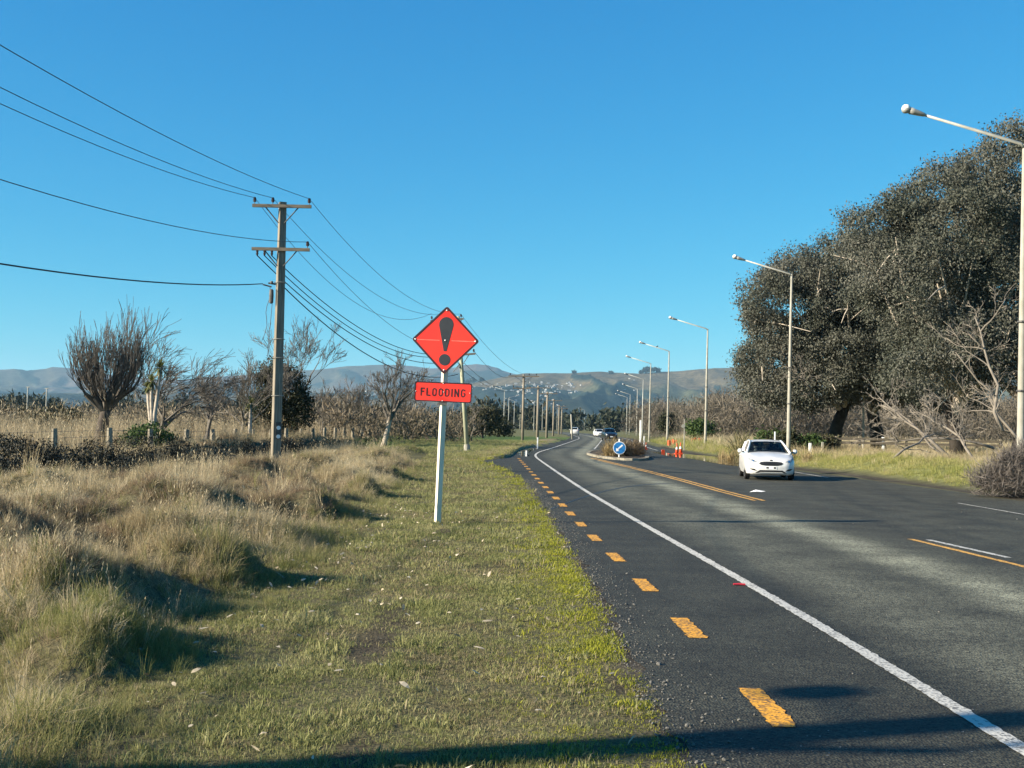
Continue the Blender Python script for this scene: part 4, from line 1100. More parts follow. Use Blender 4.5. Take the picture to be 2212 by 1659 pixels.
# orange mesh fence heaped in the scrub
M_MESH = mat('orange_barrier_mesh', (.75, .14, .06), (.62, .12, .05), 5, .7)
for k, (ua, ub, Y, lb) in enumerate([(1443, 1450, 118, 'small scrap of orange barrier mesh beside the fourth lamp'), (1453, 1463, 120, 'crumpled orange barrier mesh, middle piece on the right verge'), (1494, 1520, 121, 'long crumpled orange barrier mesh beside the third lamp')]):
    x0, x1 = xat(ua, Y), xat(ub, Y)
    t = thing('barrier_mesh', ((x0 + x1) / 2, Y, 0.05 + hz((x0 + x1) / 2, Y)), lb, 'barrier mesh', 'orange barrier mesh pieces')
    rng_ = random.Random(k + 5)
    n = max(6, int((x1 - x0) / .22)); top = [.3 + .3 * rng_.random() for _ in range(n + 1)]; bas = [.1 * rng_.random() for _ in range(n + 1)]; yy = [.25 * rng_.random() for _ in range(n + 1)]
    for row in range(5):
        mb = MB(); mb.tube([((i / n - .5) * (x1 - x0), yy[i], bas[i] + (top[i] - bas[i]) * row / 4) for i in range(n + 1)], .035, 4); mb.build('strand', M_MESH, t)
    for i in range(0, n + 1, 2):
        mb = MB(); mb.tube([((i / n - .5) * (x1 - x0), yy[i], bas[i]), ((i / n - .5) * (x1 - x0), yy[i], top[i])], .03, 4); mb.build('cross_strand', M_MESH, t)
# litter on the road
x, y = gnd(1635, 1064)
mb = MB(); mb.add([(-.22, 0, .0), (-.05, -.06, .02), (.12, -.05, .01), (.26, .02, .03), (.08, .08, .05), (-.02, .05, .07), (-.12, .06, .03), (.0, .0, .05)], [(0, 1, 7, 6), (1, 2, 7), (2, 3, 4, 7), (7, 4, 5), (6, 7, 5), (0, 6, 5, 4, 3, 2, 1)])
tag(mb.build('paper_scrap', mat('white_paper', (.75, .75, .73), (.65, .65, .63), 9, .8), loc=(x, y, .012)), 'crumpled white scrap lying on the road before the hatchback', 'litter')
x, y = gnd(1597, 1266)
mb = MB(); mb.tube([(-.07, 0, .014), (0, .005, .016), (.07, 0, .014)], [.010, .013, .011], 8)
tag(mb.build('red_scrap', mat('red_plastic', (.45, .03, .05), (.38, .03, .04), 9, .4), loc=(x, y, .006)), 'small red plastic piece beside the white edge line', 'litter')

# ------------------------------------------------------------------ farm fence on the left
fe = thing('farm_fence', (-18, 47, 0), 'old wooden post and wire farm fence beyond the dry grass ditch', 'fence')
M_FPOST = mat('grey_fence_timber', (.30, .27, .205), (.17, .15, .115), 4, .9, .15, bump=.5, bscale=16, stretch=(4, 4, .5))
rng = random.Random(8)
fy = [41.8, 47, 52.2, 56.8, 61.6, 65.9, 69.7, 73.5, 77.2, 81, 84.8, 88.5, 92, 95.6, 99, 102.4, 105.8, 109, 112, 115, 118]
tops = []
for y in fy:
    x = -21.7 + .0794 * y
    z0 = hz(x, y)
    ht = 1.28 - z0 + rng.uniform(-.05, .06)
    mb = MB(); mb.tube([(x + 18, y - 47, z0 - .3), (x + 18 + rng.uniform(-.06, .06), y - 47, z0 + ht)], [.14 + rng.uniform(0, .02), .12], 8)
    mb.build('post', M_FPOST, fe); tops.append((x + 18, y - 47, z0 + ht))
for dz_ in (.12, .38, .64):
    mb = MB(); mb.tube([(a, b - .1, c - dz_) for a, b, c in tops], .006, 4); mb.build('fence_wire', M_WIRE, fe)

# ------------------------------------------------------------------ trees
def branches(rng, mb, p, d, L, r, lev, maxlev, kids, ang, decay, upw, curl=.18, rmin=.012, seg=4, wind=Vector((0, 0, 0)), tips=None, side=0.5):
    pts, rad = [Vector(p)], [r]
    d = Vector(d).normalized()
    cur = Vector(p)
    for i in range(seg):
        d = (d + Vector((rng.gauss(0, curl), rng.gauss(0, curl), rng.gauss(0, curl) + upw * .25)) + wind * .2).normalized()
        cur = cur + d * (L / seg)
        pts.append(cur.copy()); rad.append(max(rmin, r * (1 - .5 * (i + 1) / seg)))
    mb.tube(pts, rad, 7 if lev == 0 else (5 if lev < 2 else 3), cap=False)
    if lev >= maxlev:
        if tips is not None: tips.append((cur.copy(), d.copy()))
        return
    n = kids[min(lev, len(kids) - 1)]
    for k in range(n):
        t = 1.0 if k == 0 else rng.uniform(side, 1.0)
        i = min(seg - 1, int(t * seg)); f = t * seg - i
        q = pts[i].lerp(pts[i + 1], min(1, f))
        a = ang[min(lev, len(ang) - 1)] * rng.uniform(.6, 1.25) * (.5 if k == 0 else 1)
        perp = d.orthogonal().normalized()
        perp.rotate(Matrix.Rotation(rng.uniform(0, 6.283), 3, d))
        nd = (d * math.cos(a) + perp * math.sin(a)).normalized()
        nd = (nd + Vector((0, 0, upw * .5))).normalized()
        branches(rng, mb, q, nd, L * decay * rng.uniform(.75, 1.2), max(rmin, rad[-1] * (.85 if k == 0 else .68)), lev + 1, maxlev, kids, ang, decay, upw, curl, rmin, seg, wind, tips, side)

def bare_tree(seed, x, y, label, m_, L, r, maxlev, kids, ang, decay, upw, lean=(0, 0), curl=.14, rmin=.014, wind=(0, 0, 0), name='bare_tree', group=None, side=.4, stems=1, trunk_m=None, tl=None, fork=.55):
    rng = random.Random(seed)
    z = hz(x, y)
    root = thing(name, (x, y, z), label, 'tree', group)
    mt_, mc = MB(), MB()
    tips = []
    for s_ in range(stems):
        d = Vector((lean[0] + (rng.uniform(-.35, .35) if stems > 1 else 0), lean[1] + (rng.uniform(-.3, .3) if stems > 1 else 0), 1)).normalized()
        # trunk
        pts = [Vector((0, 0, -.2)) + Vector((rng.uniform(-.2, .2), rng.uniform(-.2, .2), 0)) * (stems > 1)]; rad = [r * 1.35]; dd = d.copy()
        for i in range(4):
            dd = (dd + Vector((rng.gauss(0, curl * .5), rng.gauss(0, curl * .5), 0))).normalized()
            pts.append(pts[-1] + dd * (tl or L) / 4); rad.append(r * (1 - .1 * i))
        mt_.tube(pts, rad, 10)
        n = kids[0]
        for k in range(n):
            t = rng.uniform(fork, 1) if k else 1
            i = min(3, int(t * 4)); q = pts[i].lerp(pts[i + 1], min(1, t * 4 - i))
            a = ang[0] * rng.uniform(.5, 1.2); az = 6.283 * (k + rng.uniform(-.3, .3)) / n
            nd = Vector((math.cos(az) * math.sin(a), math.sin(az) * math.sin(a), math.cos(a)))
            nd = (nd + Vector((dd.x, dd.y, 0)) * .5).normalized()
            branches(rng, mc, q, nd, L * decay * rng.uniform(.8, 1.25), r * .6, 1, maxlev, kids, ang, decay, upw, curl, rmin, 4, Vector(wind), tips, side)
    mt_.build('trunk', trunk_m or m_, root, smooth_=True)
    mc.build('crown', m_, root)
    return root, tips

def leaf_arrays(rng, centers, n_per, cr, L, W, droop=.5, flat=.8):
    C = np.repeat(np.asarray(centers, float), n_per, 0)
    n = len(C)
    P = C + rng.normal(0, 1, (n, 3)) * np.array([cr, cr, cr * flat])
    d = rng.normal(0, 1, (n, 3)); d[:, 2] -= droop
    d /= np.linalg.norm(d, axis=1)[:, None]
    s = np.cross(d, rng.normal(0, 1, (n, 3))); s /= np.linalg.norm(s, axis=1)[:, None] + 1e-9
    l = L * rng.uniform(.6, 1.3, n)[:, None]; w = W * rng.uniform(.6, 1.3, n)[:, None]
    v = np.stack([P, P + d * l * .45 + s * w, P + d * l, P + d * l * .45 - s * w], 1).reshape(-1, 3)
    f = np.arange(4 * n).reshape(n, 4)
    return v, f

def lobe_points(rng, lobes, n, shell=.62):
    lobes = np.asarray(lobes, float)
    vol = np.cbrt(lobes[:, 3] * lobes[:, 4] * lobes[:, 5]) ** 2
    pick = rng.choice(len(lobes), n * 3, p=vol / vol.sum())
    d = rng.normal(0, 1, (n * 3, 3)); d /= np.linalg.norm(d, axis=1)[:, None]
    rr = shell + (1 - shell) * np.sqrt(rng.uniform(0, 1, n * 3))
    P = lobes[pick, :3] + d * lobes[pick, 3:] * rr[:, None]
    ok = np.ones(len(P), bool)
    for c in lobes:
        q = (((P - c[:3]) / c[3:]) ** 2).sum(1)
        ok &= q > (shell * .92) ** 2
    P = P[ok]
    return P[:n]

def leafy(seed, x, y, label, lobes, m_, nclump, per, cr, L, W, trunk=None, trunk_m=M_DARKBARK, droop=.5, name='tree', cat='tree', group=None, limbs=6, shell=.6, z=None, flat=.8, crown_name='crown'):
    """lobes relative to the base: (cx,cy,cz,rx,ry,rz)"""
    rng = np.random.default_rng(seed); rnd = random.Random(seed)
    z = hz(x, y) if z is None else z
    root = thing(name, (x, y, z), label, cat, group)
    C = lobe_points(rng, lobes, nclump, shell)
    v, f = leaf_arrays(rng, C, per, cr, L, W, droop, flat)
    v[:, 2] = np.maximum(v[:, 2], .02)
    np_mesh(crown_name, v, f, m_, parent=root)
    if trunk:
        mb = MB()
        r, h_ = trunk
        mb.tube([(0, 0, -.3), (rnd.uniform(-.1, .1) * h_ * .3, 0, h_ * .5), (rnd.uniform(-.1, .1) * h_ * .4, rnd.uniform(-.1, .1), h_)], [r * 1.3, r, r * .8], 10)
        for k in range(limbs):
            lb = lobes[k % len(lobes)]
            tgt = Vector(lb[:3]) + Vector((rnd.uniform(-.6, .6) * lb[3], rnd.uniform(-.6, .6) * lb[4], rnd.uniform(-.2, .6) * lb[5]))
            s0 = Vector((0, 0, h_ * rnd.uniform(.55, 1)))
            mid = s0.lerp(tgt, .5) + Vector((rnd.gauss(0, .3), rnd.gauss(0, .3), rnd.uniform(-.2, .6)))
            mb.tube([s0, s0.lerp(mid, .5) + Vector((0, 0, .15)), mid, tgt], [r * .55, r * .42, r * .3, r * .1], 6)
        mb.build('trunk', trunk_m, root, smooth_=True)
    return root

M_EUC = leaf_mat('gum_leaves', [(.054, .062, .046), (.076, .084, .063), (.098, .103, .081), (.122, .123, .10), (.155, .152, .127)], .25, .25, .65, .15)
M_EUC2 = leaf_mat('gum_leaves_olive', [(.054, .066, .044), (.078, .088, .060), (.100, .107, .077), (.135, .135, .106)], .25, .3, .65, .15)
M_CONIF = leaf_mat('dark_conifer_needles', [(.020, .026, .012), (.035, .040, .018), (.052, .050, .026)], .1, .5)
M_SHRUB = leaf_mat('mixed_shrub_leaves', [(.030, .036, .018), (.055, .056, .028), (.085, .075, .045)], .2, .3)
M_GREEN = leaf_mat('green_shrub_leaves', [(.030, .055, .016), (.050, .085, .024), (.075, .11, .035)], .25, .5)
M_BROWNB = leaf_mat('brown_bush_twigs', [(.075, .066, .050), (.115, .10, .076), (.165, .14, .108)], .15, .08)
M_GREYB = leaf_mat('grey_twig_bush', [(.085, .074, .066), (.13, .115, .102), (.19, .168, .148)], .15, .6)

# --- gum trees on the right
def gum(seed, x, y, label, lobes, trunk, ncl, m_=M_EUC, lean=0):
    rl = np.random.default_rng(seed + 500)
    sub = [(a, b, c, d * .90, e * .90, f * .88) for a, b, c, d, e, f in lobes]
    for a, b, c, d, e, f in lobes:                     # boughs: each big lobe carries smaller leaf masses on its outside
        for _ in range(int(6 + 2.2 * d)):
            v_ = rl.normal(0, 1, 3); v_ /= np.linalg.norm(v_); q_ = rl.uniform(.70, .90); k_ = rl.uniform(.20, .32)
            sub.append((a + v_[0] * d * q_, b + v_[1] * e * q_, c + v_[2] * f * q_, d * k_ * 1.25, e * k_ * 1.2, f * k_))
    root = leafy(seed, x, y, label, sub, m_, int(ncl * 3.4), 58, .30, .165, .043, None, name='gum_tree', droop=.8, shell=.55, group='gum trees on the right verge')
    rnd = random.Random(seed * 7)
    mb = MB()
    r, h_ = trunk
    mb.tube([(0, 0, -.4), (lean * .3, 0, h_ * .4), (lean * .8, .1, h_ * .75), (lean, 0, h_)], [r * 1.5, r * 1.05, r * .9, r * .75], 12)
    mb.build('trunk', M_GUMBARK, root, smooth_=True)
    ml = MB()
    top = Vector((lean, 0, h_))
    for k in range(16):
        lb = lobes[k % len(lobes)]
        tgt = Vector(lb[:3]) + Vector((rnd.uniform(-.8, .8) * lb[3], rnd.uniform(-1.0, .2) * lb[4], rnd.uniform(-.7, .8) * lb[5]))
        s0 = Vector((0, 0, 0)).lerp(top, rnd.uniform(.55, 1)); s0.z = max(s0.z, h_ * .55)
        mid = s0.lerp(tgt, .5) + Vector((rnd.gauss(0, .5), rnd.gauss(0, .5), rnd.uniform(-.3, .8)))
        q = s0.lerp(mid, .5) + Vector((rnd.gauss(0, .2), rnd.gauss(0, .2), .2))
        ml.tube([s0, q, mid, mid.lerp(tgt, .55) + Vector((rnd.gauss(0, .3), 0, rnd.gauss(0, .3))), tgt], [r * .5, r * .36, r * .25, r * .16, .03], 6, cap=False)
        for j in range(3):
            e = mid.lerp(tgt, rnd.uniform(.1, .9)); dv = Vector((rnd.gauss(0, 1), rnd.gauss(-.4, 1), rnd.gauss(.1, .7))) * 1.1
            ml.tube([e, e + dv * .5 + Vector((0, 0, .1)), e + dv], [.06, .04, .02], 4, cap=False)
    ml.build('limb', M_PALEBARK, root, smooth_=True)
    return root
gum(21, xat(1795, 80), 80, 'broad gum tree, leftmost of the dark gums, behind the hatchback lamp', [(-2.6, -1, 9.5, 3.9, 4, 3.2), (-3.8, -1, 6.0, 3.0, 3.2, 1.7), (1.0, 0, 11.8, 4.5, 4.2, 3.6), (3.4, -1, 9.0, 4.2, 4, 3.4), (-4.9, -2, 10.2, 2.0, 2.4, 2.0), (.4, -2, 6.7, 4.0, 3.2, 2.0), (-5.6, -1.5, 8.6, .9, 1.1, .7), (-5.4, -1.2, 6.3, 1.3, 1.6, 1.1), (4.5, 0, 12.8, 3.5, 3.5, 2.8), (-4.3, -1.2, 4.5, 2.3, 2.2, 1.5), (-2.0, -2.4, 4.0, 2.4, 1.8, 1.1), (-.8, -2.6, 4.9, 3.4, 2.4, 1.3), (3.0, -2.6, 5.2, 3.4, 2.4, 1.6)], (.40, 4.6), 1080, lean=1.3)
gum(22, xat(1900, 84), 84, 'dense gum tree standing in the middle of the dark gums', [(0, 0, 12.5, 5.0, 4.4, 3.8), (3.5, -1, 9.5, 4.6, 4, 3.6), (-3, -2, 8.6, 4, 3.4, 3.0), (5.0, 0, 14.2, 4.0, 3.8, 3.2), (1.4, -2.4, 6.5, 4.6, 3, 2.2), (2.5, -3.2, 4.5, 4.2, 2.4, 1.6), (-1.5, -3.4, 4.2, 2.6, 1.8, 1.2)], (.42, 4.4), 860, M_EUC2, lean=-.8)
gum(23, xat(2075, 66), 66, 'tall gum tree, rightmost in the view, behind the nearest lamp', [(0, 0, 12.9, 4.2, 4, 3.7), (-4.0, 0, 12.4, 2.7, 3, 2.3), (3.8, 0, 15.5, 3.9, 4, 3.2), (-3.2, -1, 9.6, 3.6, 3.4, 3.2), (2.8, -1.4, 9.4, 4.0, 3.4, 3.4), (-.5, -2, 6.4, 4.2, 2.8, 2.2), (6, 0, 11.5, 4, 4, 4.6), (-1.3, 0, 15.0, 2.2, 2.6, 1.8), (1.2, 0, 15.9, 2.2, 2.4, 1.9), (-2.6, -2, 4.7, 3.0, 2.2, 1.4), (3.0, -1.6, 5.4, 3.4, 2.4, 1.8)], (.36, 4.2), 1000, lean=-.9)
gum(24, xat(2200, 74), 74, 'gum tree at the far right with a dark hollow crown', [(0, 0, 9.5, 5, 4.5, 4.2), (3.0, 0, 14.5, 5, 4.5, 4.0), (-3.0, 1, 7.0, 3.4, 3, 2.6), (5, -1, 8, 4, 4, 4)], (.38, 4.0), 620, M_EUC2, lean=.5)

# dead and fallen branches below the gums
def dead_limb(seed, a, b, r, label, kids=5, name='fallen_branch', grp='dead branches under the gums'):
    rnd = random.Random(seed)
    a, b = Vector(a), Vector(b)
    root = thing(name, tuple(a), label, 'branch', grp)
    mb = MB()
    d = b - a
    pts = [d * t + Vector((rnd.gauss(0, .12), rnd.gauss(0, .1), .35 * math.sin(3.1 * t) + rnd.gauss(0, .06))) for t in np.linspace(0, 1, 7)]
    r *= .60
    mb.tube(pts, [r * (1 - .75 * t) for t in np.linspace(0, 1, 7)], 7); mb.build('main_stem', M_DEAD, root, smooth_=True)
    mt_ = MB()
    for k in range(kids):
        i = rnd.randint(1, 5)
        nd = (d.normalized() + Vector((rnd.gauss(0, .6), rnd.gauss(0, .5), rnd.gauss(.35, .5)))).normalized()
        branches(rnd, mt_, pts[i], nd, d.length * rnd.uniform(.14, .28), r * .40, 1, 4, [2, 3, 3, 3], [.6], .62, .05, .2, .010, 4)
    mt_.build('twigs', M_DEAD, root)
    return root
def G3(u, Y, zz): x = xat(u, Y); return (x, Y, zz + hz(x, Y))
dead_limb(1, G3(2060, 56, .1), G3(1900, 58, 2.6), .16, 'long pale dead branch sloping down left to right under the gums', 7)
dead_limb(2, G3(2030, 58, .3), G3(1915, 60, 2.9), .10, 'thin dead branch arching behind the long pale one', 6)
dead_limb(3, G3(2150, 60, .8), G3(1900, 61, .9), .12, 'dead branch lying nearly level in the dry grass', 6)
dead_limb(4, G3(1930, 52, .1), G3(2060, 55, 1.4), .10, 'pale fallen branch low in the grass right of the hatchback', 6)
dead_limb(5, G3(2170, 55, 1.6), G3(2110, 56, 7.0), .16, 'upright bleached dead branch beside the nearest lamp', 9)
dead_limb(6, G3(2215, 57, .6), G3(2060, 58, 5.4), .14, 'leaning bleached branch crossing in front of the gum trunks', 9)
dead_limb(7, G3(2110, 53, .2), G3(1985, 56, 2.3), .12, 'short stout dead branch at the foot of the rightmost gum', 6)
dead_limb(8, G3(1760, 70, 3.2), G3(1720, 68, 4.6), .10, 'drooping bare lower branch behind the hatchback lamp', 8)

# rail fence and board below the gums
rf_ = thing('rail_fence', G3(1830, 76, 0), 'low wooden rail fence with dark boards under the gum trees', 'fence')
for k in range(9):
    mb = MB(); mb.box((-2.2 + 1.5 * k, 0, .55), (.13, .13, 1.2)); mb.build('post', M_FPOST if k % 3 else M_SIGNW, rf_)
for z in (.75, 1.0):
    mb = MB(); mb.box((3.8, -.09, z), (12, .05, .16)); mb.build('rail', M_POLEDARK, rf_)
marker(1750, 960, 70, .75, 'low white post in the grass right of the hatchback', w=.16)
marker(1777, 960, 72, .8, 'low grey post beside the foot of the leftmost gum', w=.14, m_=M_CONC)

# --- bare brown willow wood on the right, far: one mass
rng = np.random.default_rng(77)
tw_v, tw_f = [], []
mbw = MB()
rnd = random.Random(78)
def scrubmass(name, label, pts, m_, hrange, cr, per, L, W, seed):
    rng = np.random.default_rng(seed)
    C = []
    for x, y, hmax in pts:
        n = int(16 * hmax / 5)
        r_ = hmax * .33
        cc = rng.normal(0, 1, (n, 3)) * np.array([r_ * .6, r_ * .6, 0]); cc[:, 2] = rng.uniform(.06, 1, n) ** .75 * hmax * (1 - .1 * (np.hypot(cc[:, 0], cc[:, 1]) / r_))
        cc[:, 0] += x; cc[:, 1] += y
        C.append(cc)
    C = np.concatenate(C)
    v, f = leaf_arrays(rng, C, per, cr, L, W, -1.1, .9)
    v[:, 2] = np.maximum(v[:, 2], .03)
    o = np_mesh(name, v, f, m_)
    return tag(o, label, kind='stuff')
wp = []
rr = np.random.default_rng(5)
for k in range(420):
    u = rr.uniform(1298, 2250); Y = rr.uniform(150, 290)
    if u < 1345 and Y < 235: Y = rr.uniform(240, 300)
    elif u < 1430 and Y < 190: Y = rr.uniform(195, 280)
    topv = np.interp(u, [1298, 1320, 1350, 1400, 1450, 1500, 1560, 1620, 1660, 2250], [912, 895, 868, 864, 872, 872, 852, 856, 860, 868]) + rr.uniform(0, 22)
    hmax = at(u, topv, Y).z
    x = xat(u, Y)
    if x < xr(min(Y, 420)) + 7: continue
    wp.append((x, Y, max(2.0, hmax)))
scrubmass('willow_wood', 'bare brown willow wood across the far right verge', wp, M_BROWNB, (5, 9), .75, 26, 1.1, .045, 31)
# low scrub on the far left behind the fence
wp = []
for k in range(330):
    u = rr.uniform(-150, 1010); Y = rr.uniform(95, 190)
    topv = np.interp(u, [-150, 0, 60, 170, 300, 450, 660, 700, 800, 900, 1010], [872, 878, 885, 880, 880, 888, 866, 856, 872, 880, 890]) + rr.uniform(0, 26)
    wp.append((xat(u, Y), Y, max(1.0, at(u, topv, Y).z)))
scrubmass('scrub', 'low mixed scrub beyond the farm fence on the left', wp, leaf_mat('left_scrub_twigs', [(.055, .052, .034), (.10, .085, .058), (.15, .12, .082), (.20, .165, .11)], .15, .08), (1, 4), .5, 16, .7, .05, 32)
# bramble strip put along the ditch, leaves near black to paint its full shade
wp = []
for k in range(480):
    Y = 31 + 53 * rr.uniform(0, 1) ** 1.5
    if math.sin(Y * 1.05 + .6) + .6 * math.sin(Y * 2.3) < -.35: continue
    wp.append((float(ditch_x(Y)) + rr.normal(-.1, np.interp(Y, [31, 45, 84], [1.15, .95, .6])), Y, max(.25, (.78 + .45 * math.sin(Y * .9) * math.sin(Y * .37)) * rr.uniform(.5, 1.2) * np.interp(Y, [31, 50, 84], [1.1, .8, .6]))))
scrubmass('shade_brambles', 'bramble strip coloured near black as shade in the ditch below the farm fence', wp, leaf_mat('shade_black_bramble_leaves', [(.006, .009, .007), (.010, .014, .011), (.018, .021, .015), (.034, .032, .022)], .03, .9), (1, 1), .15, 90, .11, .018, 36)
# far tree belt on the plain
wp = []
for k in range(260):
    Y = rr.uniform(480, 900); u = rr.uniform(-300, 2500)
    wp.append((xat(u, Y), Y, rr.uniform(4, 11) * (.55 if 1250 < u < 1320 else 1)))
scrubmass('far_tree_belt', 'far dark tree belt at the foot of the hills', wp, leaf_mat('far_belt_leaves', [(.018, .026, .016), (.032, .040, .024), (.055, .050, .035)], .1, .02), (4, 10), 1.8, 12, 2.6, .55, 33)

# --- left side trees
wl_x = xat(216, 62)
bare_tree(3, wl_x, 62, 'large bare willow with many upright fanned stems, left of the cabbage tree', mat('willow_bark', (.075, .066, .056), (.15, .135, .115), 3, .9, .15), 1.42, .34, 6, [18, 3, 3, 3, 3, 2], [1.05, .48, .42, .4, .35], .80, .30, lean=(.12, 0), curl=.06, rmin=.010, tl=2.6, fork=.82, name='willow_tree', side=.25, trunk_m=M_DARKBARK)
bare_tree(8, xat(322, 66), 66, 'spreading bare tree with long arching branch, right of the willow', M_GREYBARK, 1.95, .20, 6, [5, 3, 3, 3, 3], [.85, .5, .45], .80, .04, lean=(.35, 0), curl=.14, rmin=.011, wind=(.35, 0, 0))
bare_tree(12, xat(447, 75), 75, 'slim bare tree alone between the cabbage tree and power pole', M_GREYBARK, 2.0, .11, 5, [5, 3, 3, 3], [.65, .5, .5], .66, .12, curl=.13, rmin=.011, stems=2)
bare_tree(15, xat(525, 82), 82, 'wide bare tree just left of the near power pole', M_GREYBARK, 2.1, .16, 6, [6, 3, 3, 3, 3], [.75, .5, .42], .76, .08, curl=.11, rmin=.012)
bare_tree(18, xat(625, 92), 92, 'bare tree rising behind the dark macrocarpa', M_GREYBARK, 3.2, .18, 6, [5, 3, 3, 3, 3], [.7, .5, .45], .70, .1, lean=(.25, 0), curl=.12, rmin=.012)
bare_tree(22, xat(828, 98), 98, 'bare pale-trunked tree between the power pole and flood sign', M_GREYBARK, 3.0, .22, 6, [8, 3, 3, 3, 3], [.65, .5, .45], .64, .12, curl=.12, rmin=.012, trunk_m=M_PALEBARK)
for k, (u, Y, lb) in enumerate([(700, 104, 'thin bare sapling right of the dark macrocarpa'), (742, 110, 'bare sapling midway between macrocarpa and pale-trunked tree'), (775, 108, 'bare sapling just left of the pale-trunked tree'), (880, 118, 'small bare tree right of the pale-trunked tree')]):
    bare_tree(30 + k, xat(u, Y), Y, lb, M_GREYBARK, 1.8, .09, 5, [4, 3, 3, 3], [.5, .45], .72, .14, rmin=.013, stems=2)
x = xat(607, 86)
leafy(41, x, 86, 'dark dense macrocarpa behind the near power pole', [(0, 0, 3.6, 1.8, 1.7, 2.2), (-.6, 0, 4.9, 1.2, 1.2, 1.3), (.9, -.2, 2.4, 1.5, 1.4, 1.6), (-1.2, 0, 2.2, 1.2, 1.4, 1.7), (1.35, 0, 3.2, .8, .9, .8)], M_CONIF, 420, 30, .20, .24, .05, (.22, 2), name='macrocarpa_tree', shell=.5, droop=.2)
def cabbage(seed, x, y, heads, label):
    rnd = random.Random(seed); z = hz(x, y)
    root = thing('cabbage_tree', (x, y, z), label, 'tree', 'cabbage trees on the left')
    mt_, ml = MB(), MB()
    for hx, hy, h_, s_ in heads:
        mt_.tube([(hx * .2, 0, -.2), (hx * .3, 0, h_ * .4), (hx * .8, hy * .5, h_ * .75), (hx, hy, h_)], [.14, .11, .085, .07], 8)
        for k in range(75):
            az = rnd.uniform(0, 6.283); el = rnd.uniform(-1.2, 1.4); L = s_ * rnd.uniform(.75, 1.1)
            d = Vector((math.cos(az) * math.cos(el), math.sin(az) * math.cos(el), math.sin(el)))
            sd_ = d.cross(Vector((0, 0, 1))).normalized() * .028
            p0_ = Vector((hx, hy, h_)); p1_ = p0_ + d * L * .6; p2_ = p0_ + d * L + Vector((0, 0, -.22 * L))
            ml.add([p0_ - sd_, p0_ + sd_, p1_ + sd_, p1_ - sd_, p2_], [(0, 1, 2, 3), (3, 2, 4)])
    mt_.build('trunk', M_PALEBARK, root, smooth_=True)
    ml.build('crown', leaf_mat('cabbage_leaves', [(.07, .085, .028), (.13, .14, .05), (.21, .19, .09)], .2, .8), root)
    return root
x = xat(330, 60)
cabbage(1, x, 60, [(-.15, 0, 3.3, .55), (.25, .1, 4.0, .6), (-.35, .1, 3.0, .45)], 'tall cabbage tree with three leaf heads right of the willow')
cabbage(2, xat(540, 70), 70, [(0, 0, 2.3, .6)], 'small pale cabbage tree just left of the near power pole')
leafy(44, xat(318, 58), 58, 'low green shrub at the foot of the cabbage tree', [(0, 0, .8, 1.1, .9, .8), (.7, 0, .6, .7, .8, .6), (-.6, .2, .6, .7, .7, .6)], M_GREEN, 120, 24, .16, .2, .05, name='green_shrub', cat='shrub', shell=.4, crown_name='foliage')
bl = [(132, 92, 2.2, 2.4, 'rounded olive bush left behind the willow', M_SHRUB), (35, 110, 2.6, 2.2, 'dark bush at the far left edge of the paddock', M_SHRUB), (-60, 100, 3.0, 2.2, 'dark bush beyond the left edge of the view', M_SHRUB), (1042, 150, 4.2, 3.4, 'round brown-green tree right of the flood sign post', M_SHRUB), (1010, 165, 2.5, 3.2, 'dark evergreen bush behind the leaning pole', M_CONIF), (930, 150, 2.6, 3.0, 'dark evergreen bush left of the flood sign post', M_CONIF), (965, 160, 2.4, 3.0, 'dark evergreen bush behind the flood sign post', M_CONIF), (1075, 185, 2.6, 3.6, 'dark evergreen bush at the right end of the lawn hedge', M_CONIF), (895, 128, 2.6, 2.2, 'dark bush between pale-trunked tree and flood sign', M_SHRUB), (1512, 125, 2.6, 1.7, 'dark green shrub right of the third lamp', M_GREEN), (1445, 200, 5.2, 2.4, 'dark evergreen shrub in the willow wood behind the lamps', M_CONIF)]
for k, (u, Y, h_, w_, lb, m_) in enumerate(bl):
    rnd = random.Random(k + 90)
    lobes = [(rnd.uniform(-.4, .4) * w_, rnd.uniform(-.3, .3) * w_, h_ * rnd.uniform(.35, .68), w_ * rnd.uniform(.4, .62), w_ * rnd.uniform(.4, .6), h_ * rnd.uniform(.26, .36)) for _ in range(6)]
    leafy(60 + k, xat(u, Y), Y, lb, lobes, m_, int(60 + 30 * w_), 22, .28, .36, .09, (.14, h_ * .5), name='bush', cat='bush', shell=.4, group='bushes along the paddock and lawn', limbs=4)
# curved bare trunk right of the leaning pole
dead_limb(15, (xat(1018, 112), 112, 0), (xat(1030, 112), 112, 3.6), .14, 'curved bare trunk standing right of the leaning pole', 5, 'dead_tree', 'dead trees on the lawn')

